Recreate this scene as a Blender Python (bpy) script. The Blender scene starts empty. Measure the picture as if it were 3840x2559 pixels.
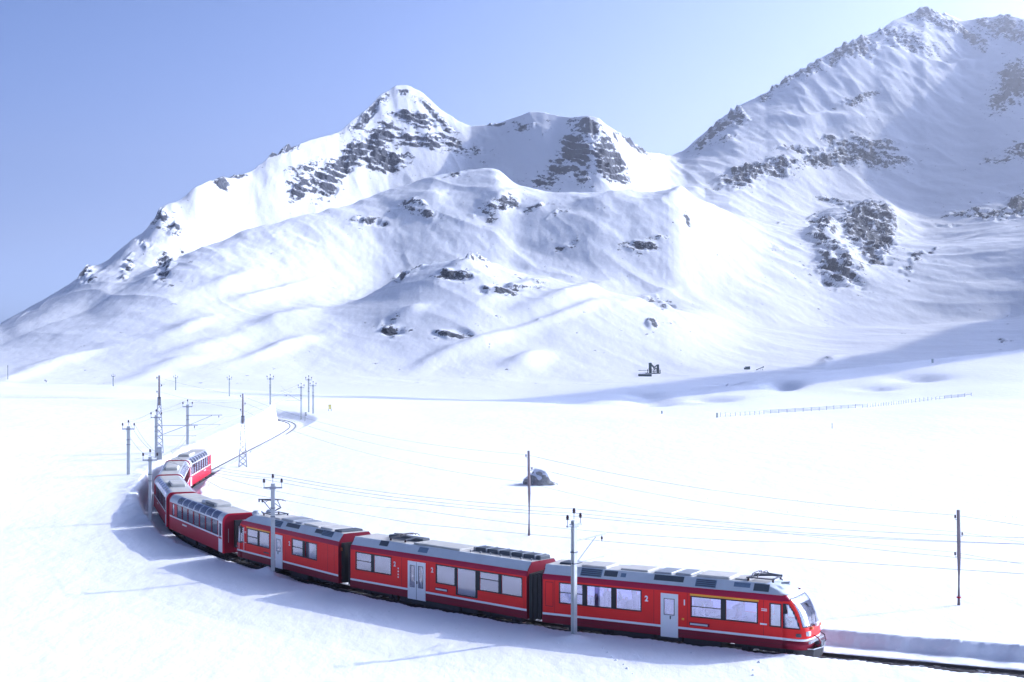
import bpy, bmesh, math, random
import numpy as np
from mathutils import Vector, Matrix

random.seed(7)
scene = bpy.context.scene
COL = scene.collection

# ------------------------------------------------------------------ camera
CAM_Z = 15.9
cam_data = bpy.data.cameras.new("camera")
cam_data.lens = 50.0
cam_data.sensor_width = 36.0
cam_data.clip_start = 0.5
cam_data.clip_end = 30000.0
cam = bpy.data.objects.new("camera", cam_data)
cam.location = (0, 0, CAM_Z)
cam.rotation_euler = (math.radians(90), 0, 0)
COL.objects.link(cam)
scene.camera = cam

# ------------------------------------------------------------------ sky, sun, exposure
SUN_EL = math.radians(28.0)
SUN_AZ = math.radians(25.0)          # measured from +X (right) towards +Y (away)
SUN_DIR = Vector((math.cos(SUN_EL) * math.cos(SUN_AZ), math.cos(SUN_EL) * math.sin(SUN_AZ), math.sin(SUN_EL)))
world = bpy.data.worlds.new("World")
scene.world = world
world.use_nodes = True
wn = world.node_tree
wn.nodes.clear()
w_out = wn.nodes.new("ShaderNodeOutputWorld")
w_bg = wn.nodes.new("ShaderNodeBackground")
w_sky = wn.nodes.new("ShaderNodeTexSky")
w_sky.sky_type = 'NISHITA'
w_sky.sun_disc = False
w_sky.sun_elevation = SUN_EL
w_sky.sun_rotation = math.radians(90.0) - SUN_AZ
w_sky.altitude = 2500.0
w_sky.air_density = 0.5
w_sky.dust_density = 7.0
w_sky.ozone_density = 8.0
w_bg.inputs['Strength'].default_value = 0.122
# the grade of the photograph: whiter bright air, deeper blue away from the sun
w_bw = wn.nodes.new("ShaderNodeRGBToBW")
w_pw = wn.nodes.new("ShaderNodeMath"); w_pw.operation = 'POWER'; w_pw.inputs[1].default_value = 0.85
w_tn = wn.nodes.new("ShaderNodeMix"); w_tn.data_type = 'RGBA'; w_tn.blend_type = 'MULTIPLY'
w_tn.inputs[0].default_value = 1.0; w_tn.inputs[7].default_value = (0.88, 0.91, 0.97, 1)
w_ml = wn.nodes.new("ShaderNodeVectorMath"); w_ml.operation = 'SCALE'
wn.links.new(w_sky.outputs[0], w_bw.inputs[0]); wn.links.new(w_bw.outputs[0], w_pw.inputs[0])
wn.links.new(w_sky.outputs[0], w_tn.inputs[6]); wn.links.new(w_pw.outputs[0], w_ml.inputs['Scale'])
w_mr = wn.nodes.new("ShaderNodeMapRange")                       # bright air loses colour, as on film
w_mr.inputs['From Min'].default_value = 0.9; w_mr.inputs['From Max'].default_value = 2.0; w_mr.inputs['To Max'].default_value = 0.66
wn.links.new(w_bw.outputs[0], w_mr.inputs[0])
w_gr = wn.nodes.new("ShaderNodeVectorMath"); w_gr.operation = 'SCALE'; w_gr.inputs[0].default_value = (0.82, 0.96, 1.48)
wn.links.new(w_bw.outputs[0], w_gr.inputs['Scale'])
w_ds = wn.nodes.new("ShaderNodeMix"); w_ds.data_type = 'RGBA'
wn.links.new(w_mr.outputs[0], w_ds.inputs[0]); wn.links.new(w_tn.outputs[2], w_ds.inputs[6]); wn.links.new(w_gr.outputs[0], w_ds.inputs[7])
wn.links.new(w_ds.outputs[2], w_ml.inputs[0])
wn.links.new(w_ml.outputs[0], w_bg.inputs[0])
wn.links.new(w_bg.outputs[0], w_out.inputs[0])
sun_data = bpy.data.lights.new("sun", 'SUN')
sun_data.energy = 2.0
sun_data.angle = math.radians(0.53)
sun_data.color = (1.0, 0.965, 0.90)
sun = bpy.data.objects.new("sun", sun_data)
sun.rotation_euler = SUN_DIR.to_track_quat('Z', 'Y').to_euler()
sun.location = (60, 30, 60)
COL.objects.link(sun)
scene.view_settings.view_transform = 'Standard'
scene.view_settings.look = 'None'
scene.view_settings.gamma = 1.0
scene.view_settings.use_curve_mapping = False
scene.view_settings.exposure = 1.33
HAZE_DENSITY = 0.0002
scene.cycles.max_bounces = 8
scene.cycles.transparent_max_bounces = 16

# ------------------------------------------------------------------ materials
def new_mat(name):
    m = bpy.data.materials.new(name)
    m.use_nodes = True
    nt = m.node_tree
    b = nt.nodes['Principled BSDF']
    return m, nt, b

def paint(name, col, rough=0.5, metal=0.0, var=0.12, scale=3.0, bump=0.0, coat=0.0):
    m, nt, b = new_mat(name)
    tc = nt.nodes.new("ShaderNodeTexCoord")
    n = nt.nodes.new("ShaderNodeTexNoise")
    n.inputs['Scale'].default_value = scale
    n.inputs['Detail'].default_value = 6
    n.inputs['Roughness'].default_value = 0.65
    nt.links.new(tc.outputs['Object'], n.inputs['Vector'])
    mx = nt.nodes.new("ShaderNodeMix")
    mx.data_type = 'RGBA'
    mx.inputs[6].default_value = tuple(c * (1 - var) for c in col) + (1,)
    mx.inputs[7].default_value = tuple(min(1, c * (1 + var)) for c in col) + (1,)
    nt.links.new(n.outputs['Fac'], mx.inputs[0])
    nt.links.new(mx.outputs[2], b.inputs['Base Color'])
    b.inputs['Roughness'].default_value = rough
    b.inputs['Metallic'].default_value = metal
    b.inputs['Coat Weight'].default_value = coat
    b.inputs['Coat Roughness'].default_value = 0.122
    if bump:
        bp = nt.nodes.new("ShaderNodeBump")
        bp.inputs['Strength'].default_value = bump
        nt.links.new(n.outputs['Fac'], bp.inputs['Height'])
        nt.links.new(bp.outputs[0], b.inputs['Normal'])
    return m

def glass(name, tint, refl, ior=1.5):
    """thin glazing: what lies behind, tinted, under a mirror-like coat that grows with the angle"""
    m = bpy.data.materials.new(name)
    m.use_nodes = True
    nt = m.node_tree
    nt.nodes.clear()
    out = nt.nodes.new("ShaderNodeOutputMaterial")
    tr = nt.nodes.new("ShaderNodeBsdfTransparent")
    tr.inputs[0].default_value = tint + (1,)
    gl = nt.nodes.new("ShaderNodeBsdfGlossy")
    gl.inputs['Color'].default_value = (0.86, 0.86, 1.0, 1)
    gl.inputs['Roughness'].default_value = 0.04
    fr = nt.nodes.new("ShaderNodeFresnel")
    fr.inputs['IOR'].default_value = ior
    ad = nt.nodes.new("ShaderNodeMath")
    ad.operation = 'ADD'
    ad.use_clamp = True
    ad.inputs[1].default_value = refl
    mix = nt.nodes.new("ShaderNodeMixShader")
    nt.links.new(fr.outputs[0], ad.inputs[0])
    nt.links.new(ad.outputs[0], mix.inputs[0])
    nt.links.new(tr.outputs[0], mix.inputs[1])
    nt.links.new(gl.outputs[0], mix.inputs[2])
    nt.links.new(mix.outputs[0], out.inputs[0])
    return m

M = {}
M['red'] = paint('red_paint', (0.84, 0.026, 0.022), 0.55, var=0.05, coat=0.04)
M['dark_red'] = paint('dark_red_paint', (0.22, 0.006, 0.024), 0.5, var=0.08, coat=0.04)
M['shoulder_red'] = paint('shoulder_red_paint', (0.36, 0.005, 0.040), 0.5, var=0.06, coat=0.04)  # deeper, bluer red than the side walls
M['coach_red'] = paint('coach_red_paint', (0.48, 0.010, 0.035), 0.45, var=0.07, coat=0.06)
for k_ in ('red', 'dark_red', 'shoulder_red', 'coach_red'):
    bs_ = M[k_].node_tree.nodes['Principled BSDF']; bs_.inputs['Specular IOR Level'].default_value = 0.22; bs_.inputs['Coat Weight'].default_value = 0.0
M['white'] = paint('white_paint', (0.74, 0.75, 0.76), 0.4, var=0.04)
M['silver'] = paint('silver_paint', (0.50, 0.54, 0.58), 0.42, metal=0.15, var=0.08)
M['roof_grey'] = paint('roof_grey_paint', (0.50, 0.55, 0.59), 0.5, var=0.12, scale=1.6)
M['roof_top'] = paint('roof_top_dusty', (0.52, 0.50, 0.46), 0.7, var=0.25, scale=1.8)
M['coach_roof'] = paint('coach_roof_dusty', (0.46, 0.45, 0.41), 0.7, var=0.22, scale=1.5)
M['grille'] = paint('grille_dark', (0.06, 0.075, 0.09), 0.6, var=0.3, scale=25)
M['grille_blue'] = paint('grille_blue_grey', (0.13, 0.19, 0.27), 0.5, var=0.3, scale=12)
M['black'] = paint('black_rubber', (0.012, 0.012, 0.014), 0.6, var=0.3)
M['under'] = paint('underframe_dark', (0.030, 0.030, 0.033), 0.7, var=0.5, scale=6)
M['steel'] = paint('rail_steel', (0.10, 0.09, 0.09), 0.45, metal=0.5, var=0.3, scale=8)
M['wheel'] = paint('wheel_steel', (0.09, 0.09, 0.10), 0.4, metal=0.6, var=0.2)
M['yellow'] = paint('yellow_stripe', (0.85, 0.42, 0.02), 0.45, var=0.05)
M['sign_yellow'] = paint('sign_yellow', (0.80, 0.62, 0.06), 0.5, var=0.08)
M['concrete'] = paint('mast_concrete', (0.52, 0.54, 0.53), 0.8, var=0.22, scale=4, bump=0.2)
M['galv'] = paint('galvanised_steel', (0.34, 0.36, 0.38), 0.5, metal=0.4, var=0.2, scale=10)
M['dark_steel'] = paint('dark_steel', (0.10, 0.11, 0.125), 0.55, metal=0.3, var=0.25, scale=10)
M['insulator'] = paint('brown_insulator', (0.045, 0.020, 0.025), 0.25, var=0.2)
M['wood'] = paint('weathered_wood', (0.23, 0.19, 0.19), 0.85, var=0.35, scale=9, bump=0.3)
M['fence'] = paint('weathered_fence', (0.50, 0.51, 0.53), 0.85, var=0.2, scale=5)
M['wire'] = paint('wire_copper', (0.16, 0.16, 0.17), 0.5, metal=0.3, var=0.2)
M['floor'] = paint('car_floor', (0.16, 0.16, 0.19), 0.7)
M['inner'] = paint('interior_lining', (0.62, 0.62, 0.68), 0.6, var=0.05)
M['seat'] = paint('seat_cloth', (0.16, 0.15, 0.26), 0.8, var=0.25, scale=20)
M['plant'] = paint('plant_green_steel', (0.035, 0.075, 0.080), 0.6, var=0.35, scale=1.5)
M['hair'] = paint('dark_hair', (0.025, 0.02, 0.018), 0.7)
M['skin'] = paint('skin', (0.55, 0.34, 0.26), 0.55, var=0.05)
M['coat_blue'] = paint('blue_coat', (0.06, 0.08, 0.16), 0.8)
M['coat_grey'] = paint('grey_coat', (0.16, 0.16, 0.18), 0.8)
M['coat_wine'] = paint('wine_coat', (0.20, 0.05, 0.07), 0.8)
M['lamp'] = paint('lamp_glass', (0.75, 0.78, 0.80), 0.1, var=0.02)
M['orange'] = paint('orange_lamp', (0.80, 0.16, 0.03), 0.3, var=0.05)
M['window'] = glass('window_glass', (0.74, 0.73, 0.92), 0.30)
M['cab_glass'] = glass('cab_glass', (0.90, 0.94, 0.94), 0.28)
M['dark_glass'] = glass('tinted_coach_glass', (0.34, 0.40, 0.47), 0.05)

def snow_nodes(nt, b, rock):
    L = nt.links
    tc = nt.nodes.new("ShaderNodeTexCoord")
    # wind-packed relief of the snow, two sizes
    mp = nt.nodes.new("ShaderNodeMapping")
    mp.inputs['Scale'].default_value = (1.0, 0.45, 1.0)
    mp.inputs['Rotation'].default_value = (0, 0, 0.5)
    L.new(tc.outputs['Object'], mp.inputs[0])
    n1 = nt.nodes.new("ShaderNodeTexNoise")
    n1.inputs['Scale'].default_value = 0.55 if not rock else 0.045
    n1.inputs['Detail'].default_value = 9
    n1.inputs['Roughness'].default_value = 0.55
    L.new(mp.outputs[0], n1.inputs['Vector'])
    bp = nt.nodes.new("ShaderNodeBump")
    bp.inputs['Strength'].default_value = 0.6 if not rock else 0.42
    bp.inputs['Distance'].default_value = 0.25 if not rock else 3.0
    L.new(n1.outputs['Fac'], bp.inputs['Height'])
    mx = nt.nodes.new("ShaderNodeMix")
    mx.data_type = 'RGBA'
    mx.inputs[6].default_value = (0.83, 0.85, 0.88, 1)
    mx.inputs[7].default_value = (0.90, 0.91, 0.93, 1)
    L.new(n1.outputs['Fac'], mx.inputs[0])
    b.inputs['Roughness'].default_value = 0.75
    b.inputs['Specular IOR Level'].default_value = 0.25
    if not rock:
        L.new(mx.outputs[2], b.inputs['Base Color'])
        L.new(bp.outputs[0], b.inputs['Normal'])
        return
    at = nt.nodes.new("ShaderNodeAttribute")
    at.attribute_name = "rock"
    nr = nt.nodes.new("ShaderNodeTexNoise")          # breaks the outcrops into ledges and snow pockets
    nr.inputs['Scale'].default_value = 0.11
    nr.inputs['Detail'].default_value = 8
    nr.inputs['Roughness'].default_value = 0.7
    mp2 = nt.nodes.new("ShaderNodeMapping")
    mp2.inputs['Scale'].default_value = (1.0, 0.6, 1.5)
    mp2.inputs['Rotation'].default_value = (0.3, 0.35, 0)
    L.new(tc.outputs['Object'], mp2.inputs[0])
    L.new(mp2.outputs[0], nr.inputs['Vector'])
    ml = nt.nodes.new("ShaderNodeMath"); ml.operation = 'MULTIPLY_ADD'
    ml.inputs[1].default_value = 3.6
    ml.inputs[2].default_value = -1.98
    L.new(nr.outputs['Fac'], ml.inputs[0])
    ad0 = nt.nodes.new("ShaderNodeMath"); ad0.operation = 'ADD'
    L.new(at.outputs['Fac'], ad0.inputs[0])
    L.new(ml.outputs[0], ad0.inputs[1])
    gm = nt.nodes.new("ShaderNodeNewGeometry"); sx = nt.nodes.new("ShaderNodeSeparateXYZ")   # steep faces shed their snow
    L.new(gm.outputs['Normal'], sx.inputs[0])
    st = nt.nodes.new("ShaderNodeMath"); st.operation = 'MULTIPLY_ADD'; st.inputs[1].default_value = -1.4; st.inputs[2].default_value = 1.06
    L.new(sx.outputs['Z'], st.inputs[0])
    sm = nt.nodes.new("ShaderNodeMath"); sm.operation = 'MULTIPLY'                            # only where rock lies under the snow
    sg_ = nt.nodes.new("ShaderNodeMapRange"); sg_.inputs['From Min'].default_value = 0.15; sg_.inputs['From Max'].default_value = 0.5
    L.new(at.outputs['Fac'], sg_.inputs[0]); L.new(st.outputs[0], sm.inputs[0]); L.new(sg_.outputs[0], sm.inputs[1])
    n5 = nt.nodes.new("ShaderNodeTexNoise"); n5.inputs['Scale'].default_value = 0.42; n5.inputs['Detail'].default_value = 5; n5.inputs['Roughness'].default_value = 0.6
    L.new(mp2.outputs[0], n5.inputs['Vector'])
    f5 = nt.nodes.new("ShaderNodeMath"); f5.operation = 'MULTIPLY_ADD'; f5.inputs[1].default_value = 0.9; f5.inputs[2].default_value = -0.45
    L.new(n5.outputs['Fac'], f5.inputs[0])
    a5 = nt.nodes.new("ShaderNodeMath"); a5.operation = 'ADD'; L.new(sm.outputs[0], a5.inputs[0]); L.new(f5.outputs[0], a5.inputs[1])
    ad = nt.nodes.new("ShaderNodeMath"); ad.operation = 'ADD'
    L.new(ad0.outputs[0], ad.inputs[0]); L.new(a5.outputs[0], ad.inputs[1])
    mr = nt.nodes.new("ShaderNodeMapRange")
    mr.inputs['From Min'].default_value = 0.43
    mr.inputs['From Max'].default_value = 0.52
    L.new(ad.outputs[0], mr.inputs[0])
    rc = nt.nodes.new("ShaderNodeValToRGB")
    rc.color_ramp.elements[0].position = 0.3
    rc.color_ramp.elements[0].color = (0.016, 0.024, 0.038, 1)
    rc.color_ramp.elements[1].position = 0.72
    rc.color_ramp.elements[1].color = (0.085, 0.095, 0.118, 1)
    n3 = nt.nodes.new("ShaderNodeTexNoise")
    n3.inputs['Scale'].default_value = 0.16
    n3.inputs['Detail'].default_value = 8
    L.new(tc.outputs['Object'], n3.inputs['Vector'])
    L.new(n3.outputs['Fac'], rc.inputs[0])
    m2 = nt.nodes.new("ShaderNodeMix")
    m2.data_type = 'RGBA'
    L.new(mr.outputs[0], m2.inputs[0])
    L.new(mx.outputs[2], m2.inputs[6])
    L.new(rc.outputs[0], m2.inputs[7])
    L.new(m2.outputs[2], b.inputs['Base Color'])
    bp2 = nt.nodes.new("ShaderNodeBump")
    bp2.inputs['Distance'].default_value = 4.0
    L.new(mr.outputs[0], bp2.inputs['Strength'])
    L.new(n3.outputs['Fac'], bp2.inputs['Height'])
    L.new(bp.outputs[0], bp2.inputs['Normal'])
    L.new(bp2.outputs[0], b.inputs['Normal'])

m, nt, b = new_mat('snow'); snow_nodes(nt, b, False); M['snow'] = m
m, nt, b = new_mat('snow_and_rock'); snow_nodes(nt, b, True); M['snowrock'] = m

# ------------------------------------------------------------------ mesh helpers
class MB:
    """collects shapes that become ONE mesh object"""
    def __init__(self):
        self.v = []; self.f = []
    def add(self, vs, fs):
        o = len(self.v)
        self.v.extend(tuple(p) for p in vs)
        self.f.extend(tuple(i + o for i in q) for q in fs)
        return self
    def box(self, x0, x1, y0, y1, z0, z1):
        vs = [(x, y, z) for z in (z0, z1) for y in (y0, y1) for x in (x0, x1)]
        return self.add(vs, [(0, 2, 3, 1), (4, 5, 7, 6), (0, 1, 5, 4), (2, 6, 7, 3), (0, 4, 6, 2), (1, 3, 7, 5)])
    def bbox(self, x0, x1, y0, y1, z0, z1, c):
        """box with chamfered vertical and top edges"""
        r0 = [(x0 + c, y0), (x1 - c, y0), (x1, y0 + c), (x1, y1 - c), (x1 - c, y1), (x0 + c, y1), (x0, y1 - c), (x0, y0 + c)]
        mxx, mxy = (x0 + x1) / 2, (y0 + y1) / 2
        r2 = [(p[0] + (c if p[0] < mxx else -c), p[1] + (c if p[1] < mxy else -c)) for p in r0]
        vs = [p + (z0,) for p in r0] + [p + (z1 - c,) for p in r0] + [p + (z1,) for p in r2]
        fs = [tuple(range(7, -1, -1)), tuple(range(16, 24))]
        for a in (0, 8):
            for i in range(8):
                j = (i + 1) % 8
                fs.append((a + i, a + j, a + 8 + j, a + 8 + i))
        return self.add(vs, fs)
    def prism(self, poly, axis, a, b):
        """polygon (2-tuples) extruded along axis; the other two axes keep their order"""
        n = len(poly)
        def mk(p, t):
            return (t, p[0], p[1]) if axis == 0 else ((p[0], t, p[1]) if axis == 1 else (p[0], p[1], t))
        vs = [mk(p, a) for p in poly] + [mk(p, b) for p in poly]
        fs = [tuple(range(n - 1, -1, -1)), tuple(range(n, 2 * n))]
        for i in range(n):
            j = (i + 1) % n
            fs.append((i, j, n + j, n + i))
        return self.add(vs, fs)
    def tube(self, path, r, n=6, r1=None):
        path = [Vector(p) for p in path]
        k = len(path)
        vs = []; fs = []
        up = Vector((0, 0, 1))
        for i, p in enumerate(path):
            d = (path[min(i + 1, k - 1)] - path[max(i - 1, 0)])
            d = d.normalized() if d.length > 1e-9 else Vector((0, 0, 1))
            a = d.cross(up)
            if a.length < 1e-3:
                a = d.cross(Vector((0, 1, 0)))
            a.normalize(); c = d.cross(a)
            rr = r if r1 is None else r + (r1 - r) * i / (k - 1)
            for j in range(n):
                t = 2 * math.pi * (j + 0.5) / n
                vs.append(p + a * (rr * math.cos(t)) + c * (rr * math.sin(t)))
        for i in range(k - 1):
            for j in range(n):
                q = (j + 1) % n
                fs.append((i * n + j, i * n + q, (i + 1) * n + q, (i + 1) * n + j))
        fs.append(tuple(range(n))); fs.append(tuple(range(k * n - 1, (k - 1) * n - 1, -1)))
        return self.add(vs, fs)
    def lathe(self, prof, n=10, at=(0, 0, 0)):
        """profile of (radius, z) turned about a vertical axis at the point"""
        vs = []; fs = []
        for r, z in prof:
            for j in range(n):
                t = 2 * math.pi * j / n
                vs.append((at[0] + r * math.cos(t), at[1] + r * math.sin(t), at[2] + z))
        k = len(prof)
        for i in range(k - 1):
            for j in range(n):
                q = (j + 1) % n
                fs.append((i * n + j, i * n + q, (i + 1) * n + q, (i + 1) * n + j))
        fs.append(tuple(range(n - 1, -1, -1))); fs.append(tuple(range((k - 1) * n, k * n)))
        return self.add(vs, fs)
    def wall(self, x0, x1, z0, z1, y, t, holes=()):
        """upright panel in the XZ plane with rectangular openings (x0,x1,z0,z1); t = thickness along +y"""
        xs = sorted({x0, x1, *[min(max(h[i], x0), x1) for h in holes for i in (0, 1)]})
        zs = sorted({z0, z1, *[min(max(h[i], z0), z1) for h in holes for i in (2, 3)]})
        def solid(i, j):
            if i < 0 or j < 0 or i >= len(xs) - 1 or j >= len(zs) - 1:
                return False
            cx, cz = (xs[i] + xs[i + 1]) / 2, (zs[j] + zs[j + 1]) / 2
            return not any(h[0] < cx < h[1] and h[2] < cz < h[3] for h in holes)
        for i in range(len(xs) - 1):
            for j in range(len(zs) - 1):
                if not solid(i, j):
                    continue
                a, c, e, g = xs[i], xs[i + 1], zs[j], zs[j + 1]
                self.add([(a, y, e), (c, y, e), (c, y, g), (a, y, g)], [(0, 1, 2, 3)])
                self.add([(a, y + t, e), (c, y + t, e), (c, y + t, g), (a, y + t, g)], [(3, 2, 1, 0)])
                if not solid(i - 1, j): self.add([(a, y, e), (a, y, g), (a, y + t, g), (a, y + t, e)], [(0, 1, 2, 3)])
                if not solid(i + 1, j): self.add([(c, y, e), (c, y + t, e), (c, y + t, g), (c, y, g)], [(0, 1, 2, 3)])
                if not solid(i, j - 1): self.add([(a, y, e), (a, y + t, e), (c, y + t, e), (c, y, e)], [(0, 1, 2, 3)])
                if not solid(i, j + 1): self.add([(a, y, g), (c, y, g), (c, y + t, g), (a, y + t, g)], [(0, 1, 2, 3)])
        return self
    def build(self, name, mat, parent=None, smooth=False, solidify=0.0, mesh_only=False):
        me = bpy.data.meshes.new(name)
        me.from_pydata(self.v, [], self.f)
        me.materials.append(M[mat] if isinstance(mat, str) else mat)
        if smooth:
            me.polygons.foreach_set('use_smooth', [True] * len(me.polygons))
        bm = bmesh.new(); bm.from_mesh(me)
        bmesh.ops.remove_doubles(bm, verts=bm.verts, dist=1e-4)
        bmesh.ops.recalc_face_normals(bm, faces=bm.faces)
        bm.to_mesh(me); bm.free()
        me.update()
        if mesh_only:
            return me
        o = bpy.data.objects.new(name, me)
        COL.objects.link(o)
        if parent: o.parent = parent
        if solidify:
            md = o.modifiers.new('solidify', 'SOLIDIFY')
            md.thickness = solidify; md.offset = -1
        return o

def tag(o, label=None, cat=None, group=None, kind=None):
    if label: o['label'] = label
    if cat: o['category'] = cat
    if group: o['group'] = group
    if kind: o['kind'] = kind
    return o

def thing(name, label, cat, loc=(0, 0, 0), rz=0.0, group=None):
    o = bpy.data.objects.new(name, None)
    o.empty_display_size = 0.5
    COL.objects.link(o)
    o.location = loc; o.rotation_euler = (0, 0, rz)
    return tag(o, label, cat, group)

def link_mesh(name, me, parent=None, loc=(0, 0, 0), rz=0.0):
    o = bpy.data.objects.new(name, me)
    COL.objects.link(o)
    o.parent = parent; o.location = loc; o.rotation_euler = (0, 0, rz)
    return o

def children(o):
    return [c for c in bpy.data.objects if c.parent == o]

def copy_tree(o, parent=None):
    kids = list(o.children)
    c = o.copy(); COL.objects.link(c); c.parent = parent
    for k in kids: copy_tree(k, c)
    return c
# ------------------------------------------------------------------ noise
_rs = np.random.RandomState(5)
_PERM = np.concatenate([_rs.permutation(512)] * 2).astype(np.int32)
_ANG = _rs.uniform(0, 2 * np.pi, 512)
_GC = np.cos(_ANG).astype(np.float32); _GS = np.sin(_ANG).astype(np.float32)
def gnoise(x, y, seed=0):
    x = x.astype(np.float32); y = y.astype(np.float32)
    ix = np.floor(x); iy = np.floor(y); fx = x - ix; fy = y - iy
    ix = (ix.astype(np.int32) + seed * 57) & 511; iy = (iy.astype(np.int32) + seed * 131) & 511
    u = fx * fx * (3 - 2 * fx); v = fy * fy * (3 - 2 * fy)
    p0 = _PERM[ix]; p1 = _PERM[ix + 1]
    def g(p, dx, dy):
        k = _PERM[p + ((iy + dy) & 511)]
        return _GC[k] * (fx - dx) + _GS[k] * (fy - dy)
    a = g(p0, 0, 0); a += (g(p1, 1, 0) - a) * u
    c = g(p0, 0, 1); c += (g(p1, 1, 1) - c) * u
    return (a + (c - a) * v) * 1.5

def fbm(x, y, octv, seed, gain=0.5):
    s = 0; a = 1.0
    for i in range(octv):
        s = s + a * gnoise(x * 2 ** i, y * 2 ** i, seed + i); a *= gain
    return s

def ss(a, b, x):
    t = np.clip((x - a) / (b - a), 0, 1)
    return t * t * (3 - 2 * t)

# ------------------------------------------------------------------ the railway's course (rail level z = 0)
TRK = [(110, 27.5), (60, 51.2), (24.9, 67.9), (13.2, 73.3), (4.8, 77.8), (-0.3, 81.6), (-7.1, 87.7), (-11.6, 92.8), (-16.9, 99.7),
       (-21.2, 106.0), (-25.3, 113.6), (-28.3, 121.0), (-31.0, 129.4), (-32.9, 136.8), (-34.6, 145.6), (-35.5, 153.0),
       (-36.1, 161.5), (-36.8, 180), (-37.6, 200), (-38.6, 228), (-39.6, 250), (-41.0, 266), (-43.2, 277), (-47.0, 287),
       (-54, 296), (-65, 303), (-82, 309), (-110, 314), (-150, 316)]
def catmull(pts, step):
    pts = [np.array(p, float) for p in pts]
    out = []
    for i in range(len(pts) - 1):
        p0 = pts[max(i - 1, 0)]; p1 = pts[i]; p2 = pts[i + 1]; p3 = pts[min(i + 2, len(pts) - 1)]
        d = np.linalg.norm(p2 - p1); n = max(2, int(d / step))
        m1 = (p2 - p0) * (d / max(1e-6, np.linalg.norm(p2 - p1) + np.linalg.norm(p1 - p0)))
        m2 = (p3 - p1) * (d / max(1e-6, np.linalg.norm(p3 - p2) + np.linalg.norm(p2 - p1)))
        for k in range(n):
            t = k / n
            out.append((2 * t**3 - 3 * t**2 + 1) * p1 + (t**3 - 2 * t**2 + t) * m1 + (-2 * t**3 + 3 * t**2) * p2 + (t**3 - t**2) * m2)
    out.append(pts[-1])
    return np.array(out)
_raw = catmull(TRK, 0.25)
for _ in range(40):                     # ease the kinks out of the curve
    _raw[1:-1] = 0.25 * _raw[:-2] + 0.5 * _raw[1:-1] + 0.25 * _raw[2:]
_s = np.concatenate([[0], np.cumsum(np.linalg.norm(np.diff(_raw, axis=0), axis=1))])
def resample(step):
    s = np.arange(0, _s[-1], step)
    return np.stack([np.interp(s, _s, _raw[:, 0]), np.interp(s, _s, _raw[:, 1])], 1)
TR = resample(0.5)
TT = np.gradient(TR, axis=0); TT /= np.linalg.norm(TT, axis=1)[:, None]
TN = np.stack([TT[:, 1], -TT[:, 0]], 1)          # to the right when looking away along the line (x grows)

def track_coords(x, y):
    """signed distance to the line (+ = far / right-hand side) and the index of the nearest point"""
    C = TR[::16]
    i0 = np.zeros(x.shape, np.int32)
    for a in range(0, len(x), 50000):
        q = slice(a, a + 50000)
        i0[q] = ((x[q, None] - C[None, :, 0])**2 + (y[q, None] - C[None, :, 1])**2).argmin(1) * 16
    best = np.full(x.shape, 1e18); idx = i0.copy()
    for k in range(-16, 17):
        j = np.clip(i0 + k, 0, len(TR) - 1)
        dd = (x - TR[j, 0])**2 + (y - TR[j, 1])**2
        m_ = dd < best
        best[m_] = dd[m_]; idx[m_] = j[m_]
    d = np.sqrt(best)
    sgn = np.sign((x - TR[idx, 0]) * TN[idx, 0] + (y - TR[idx, 1]) * TN[idx, 1])
    t_ = np.clip((x - TR[idx, 0]) * TT[idx, 0] + (y - TR[idx, 1]) * TT[idx, 1], -0.25, 0.25)
    return d * sgn, idx, TR[idx, 1] + t_ * TT[idx, 1]

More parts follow.
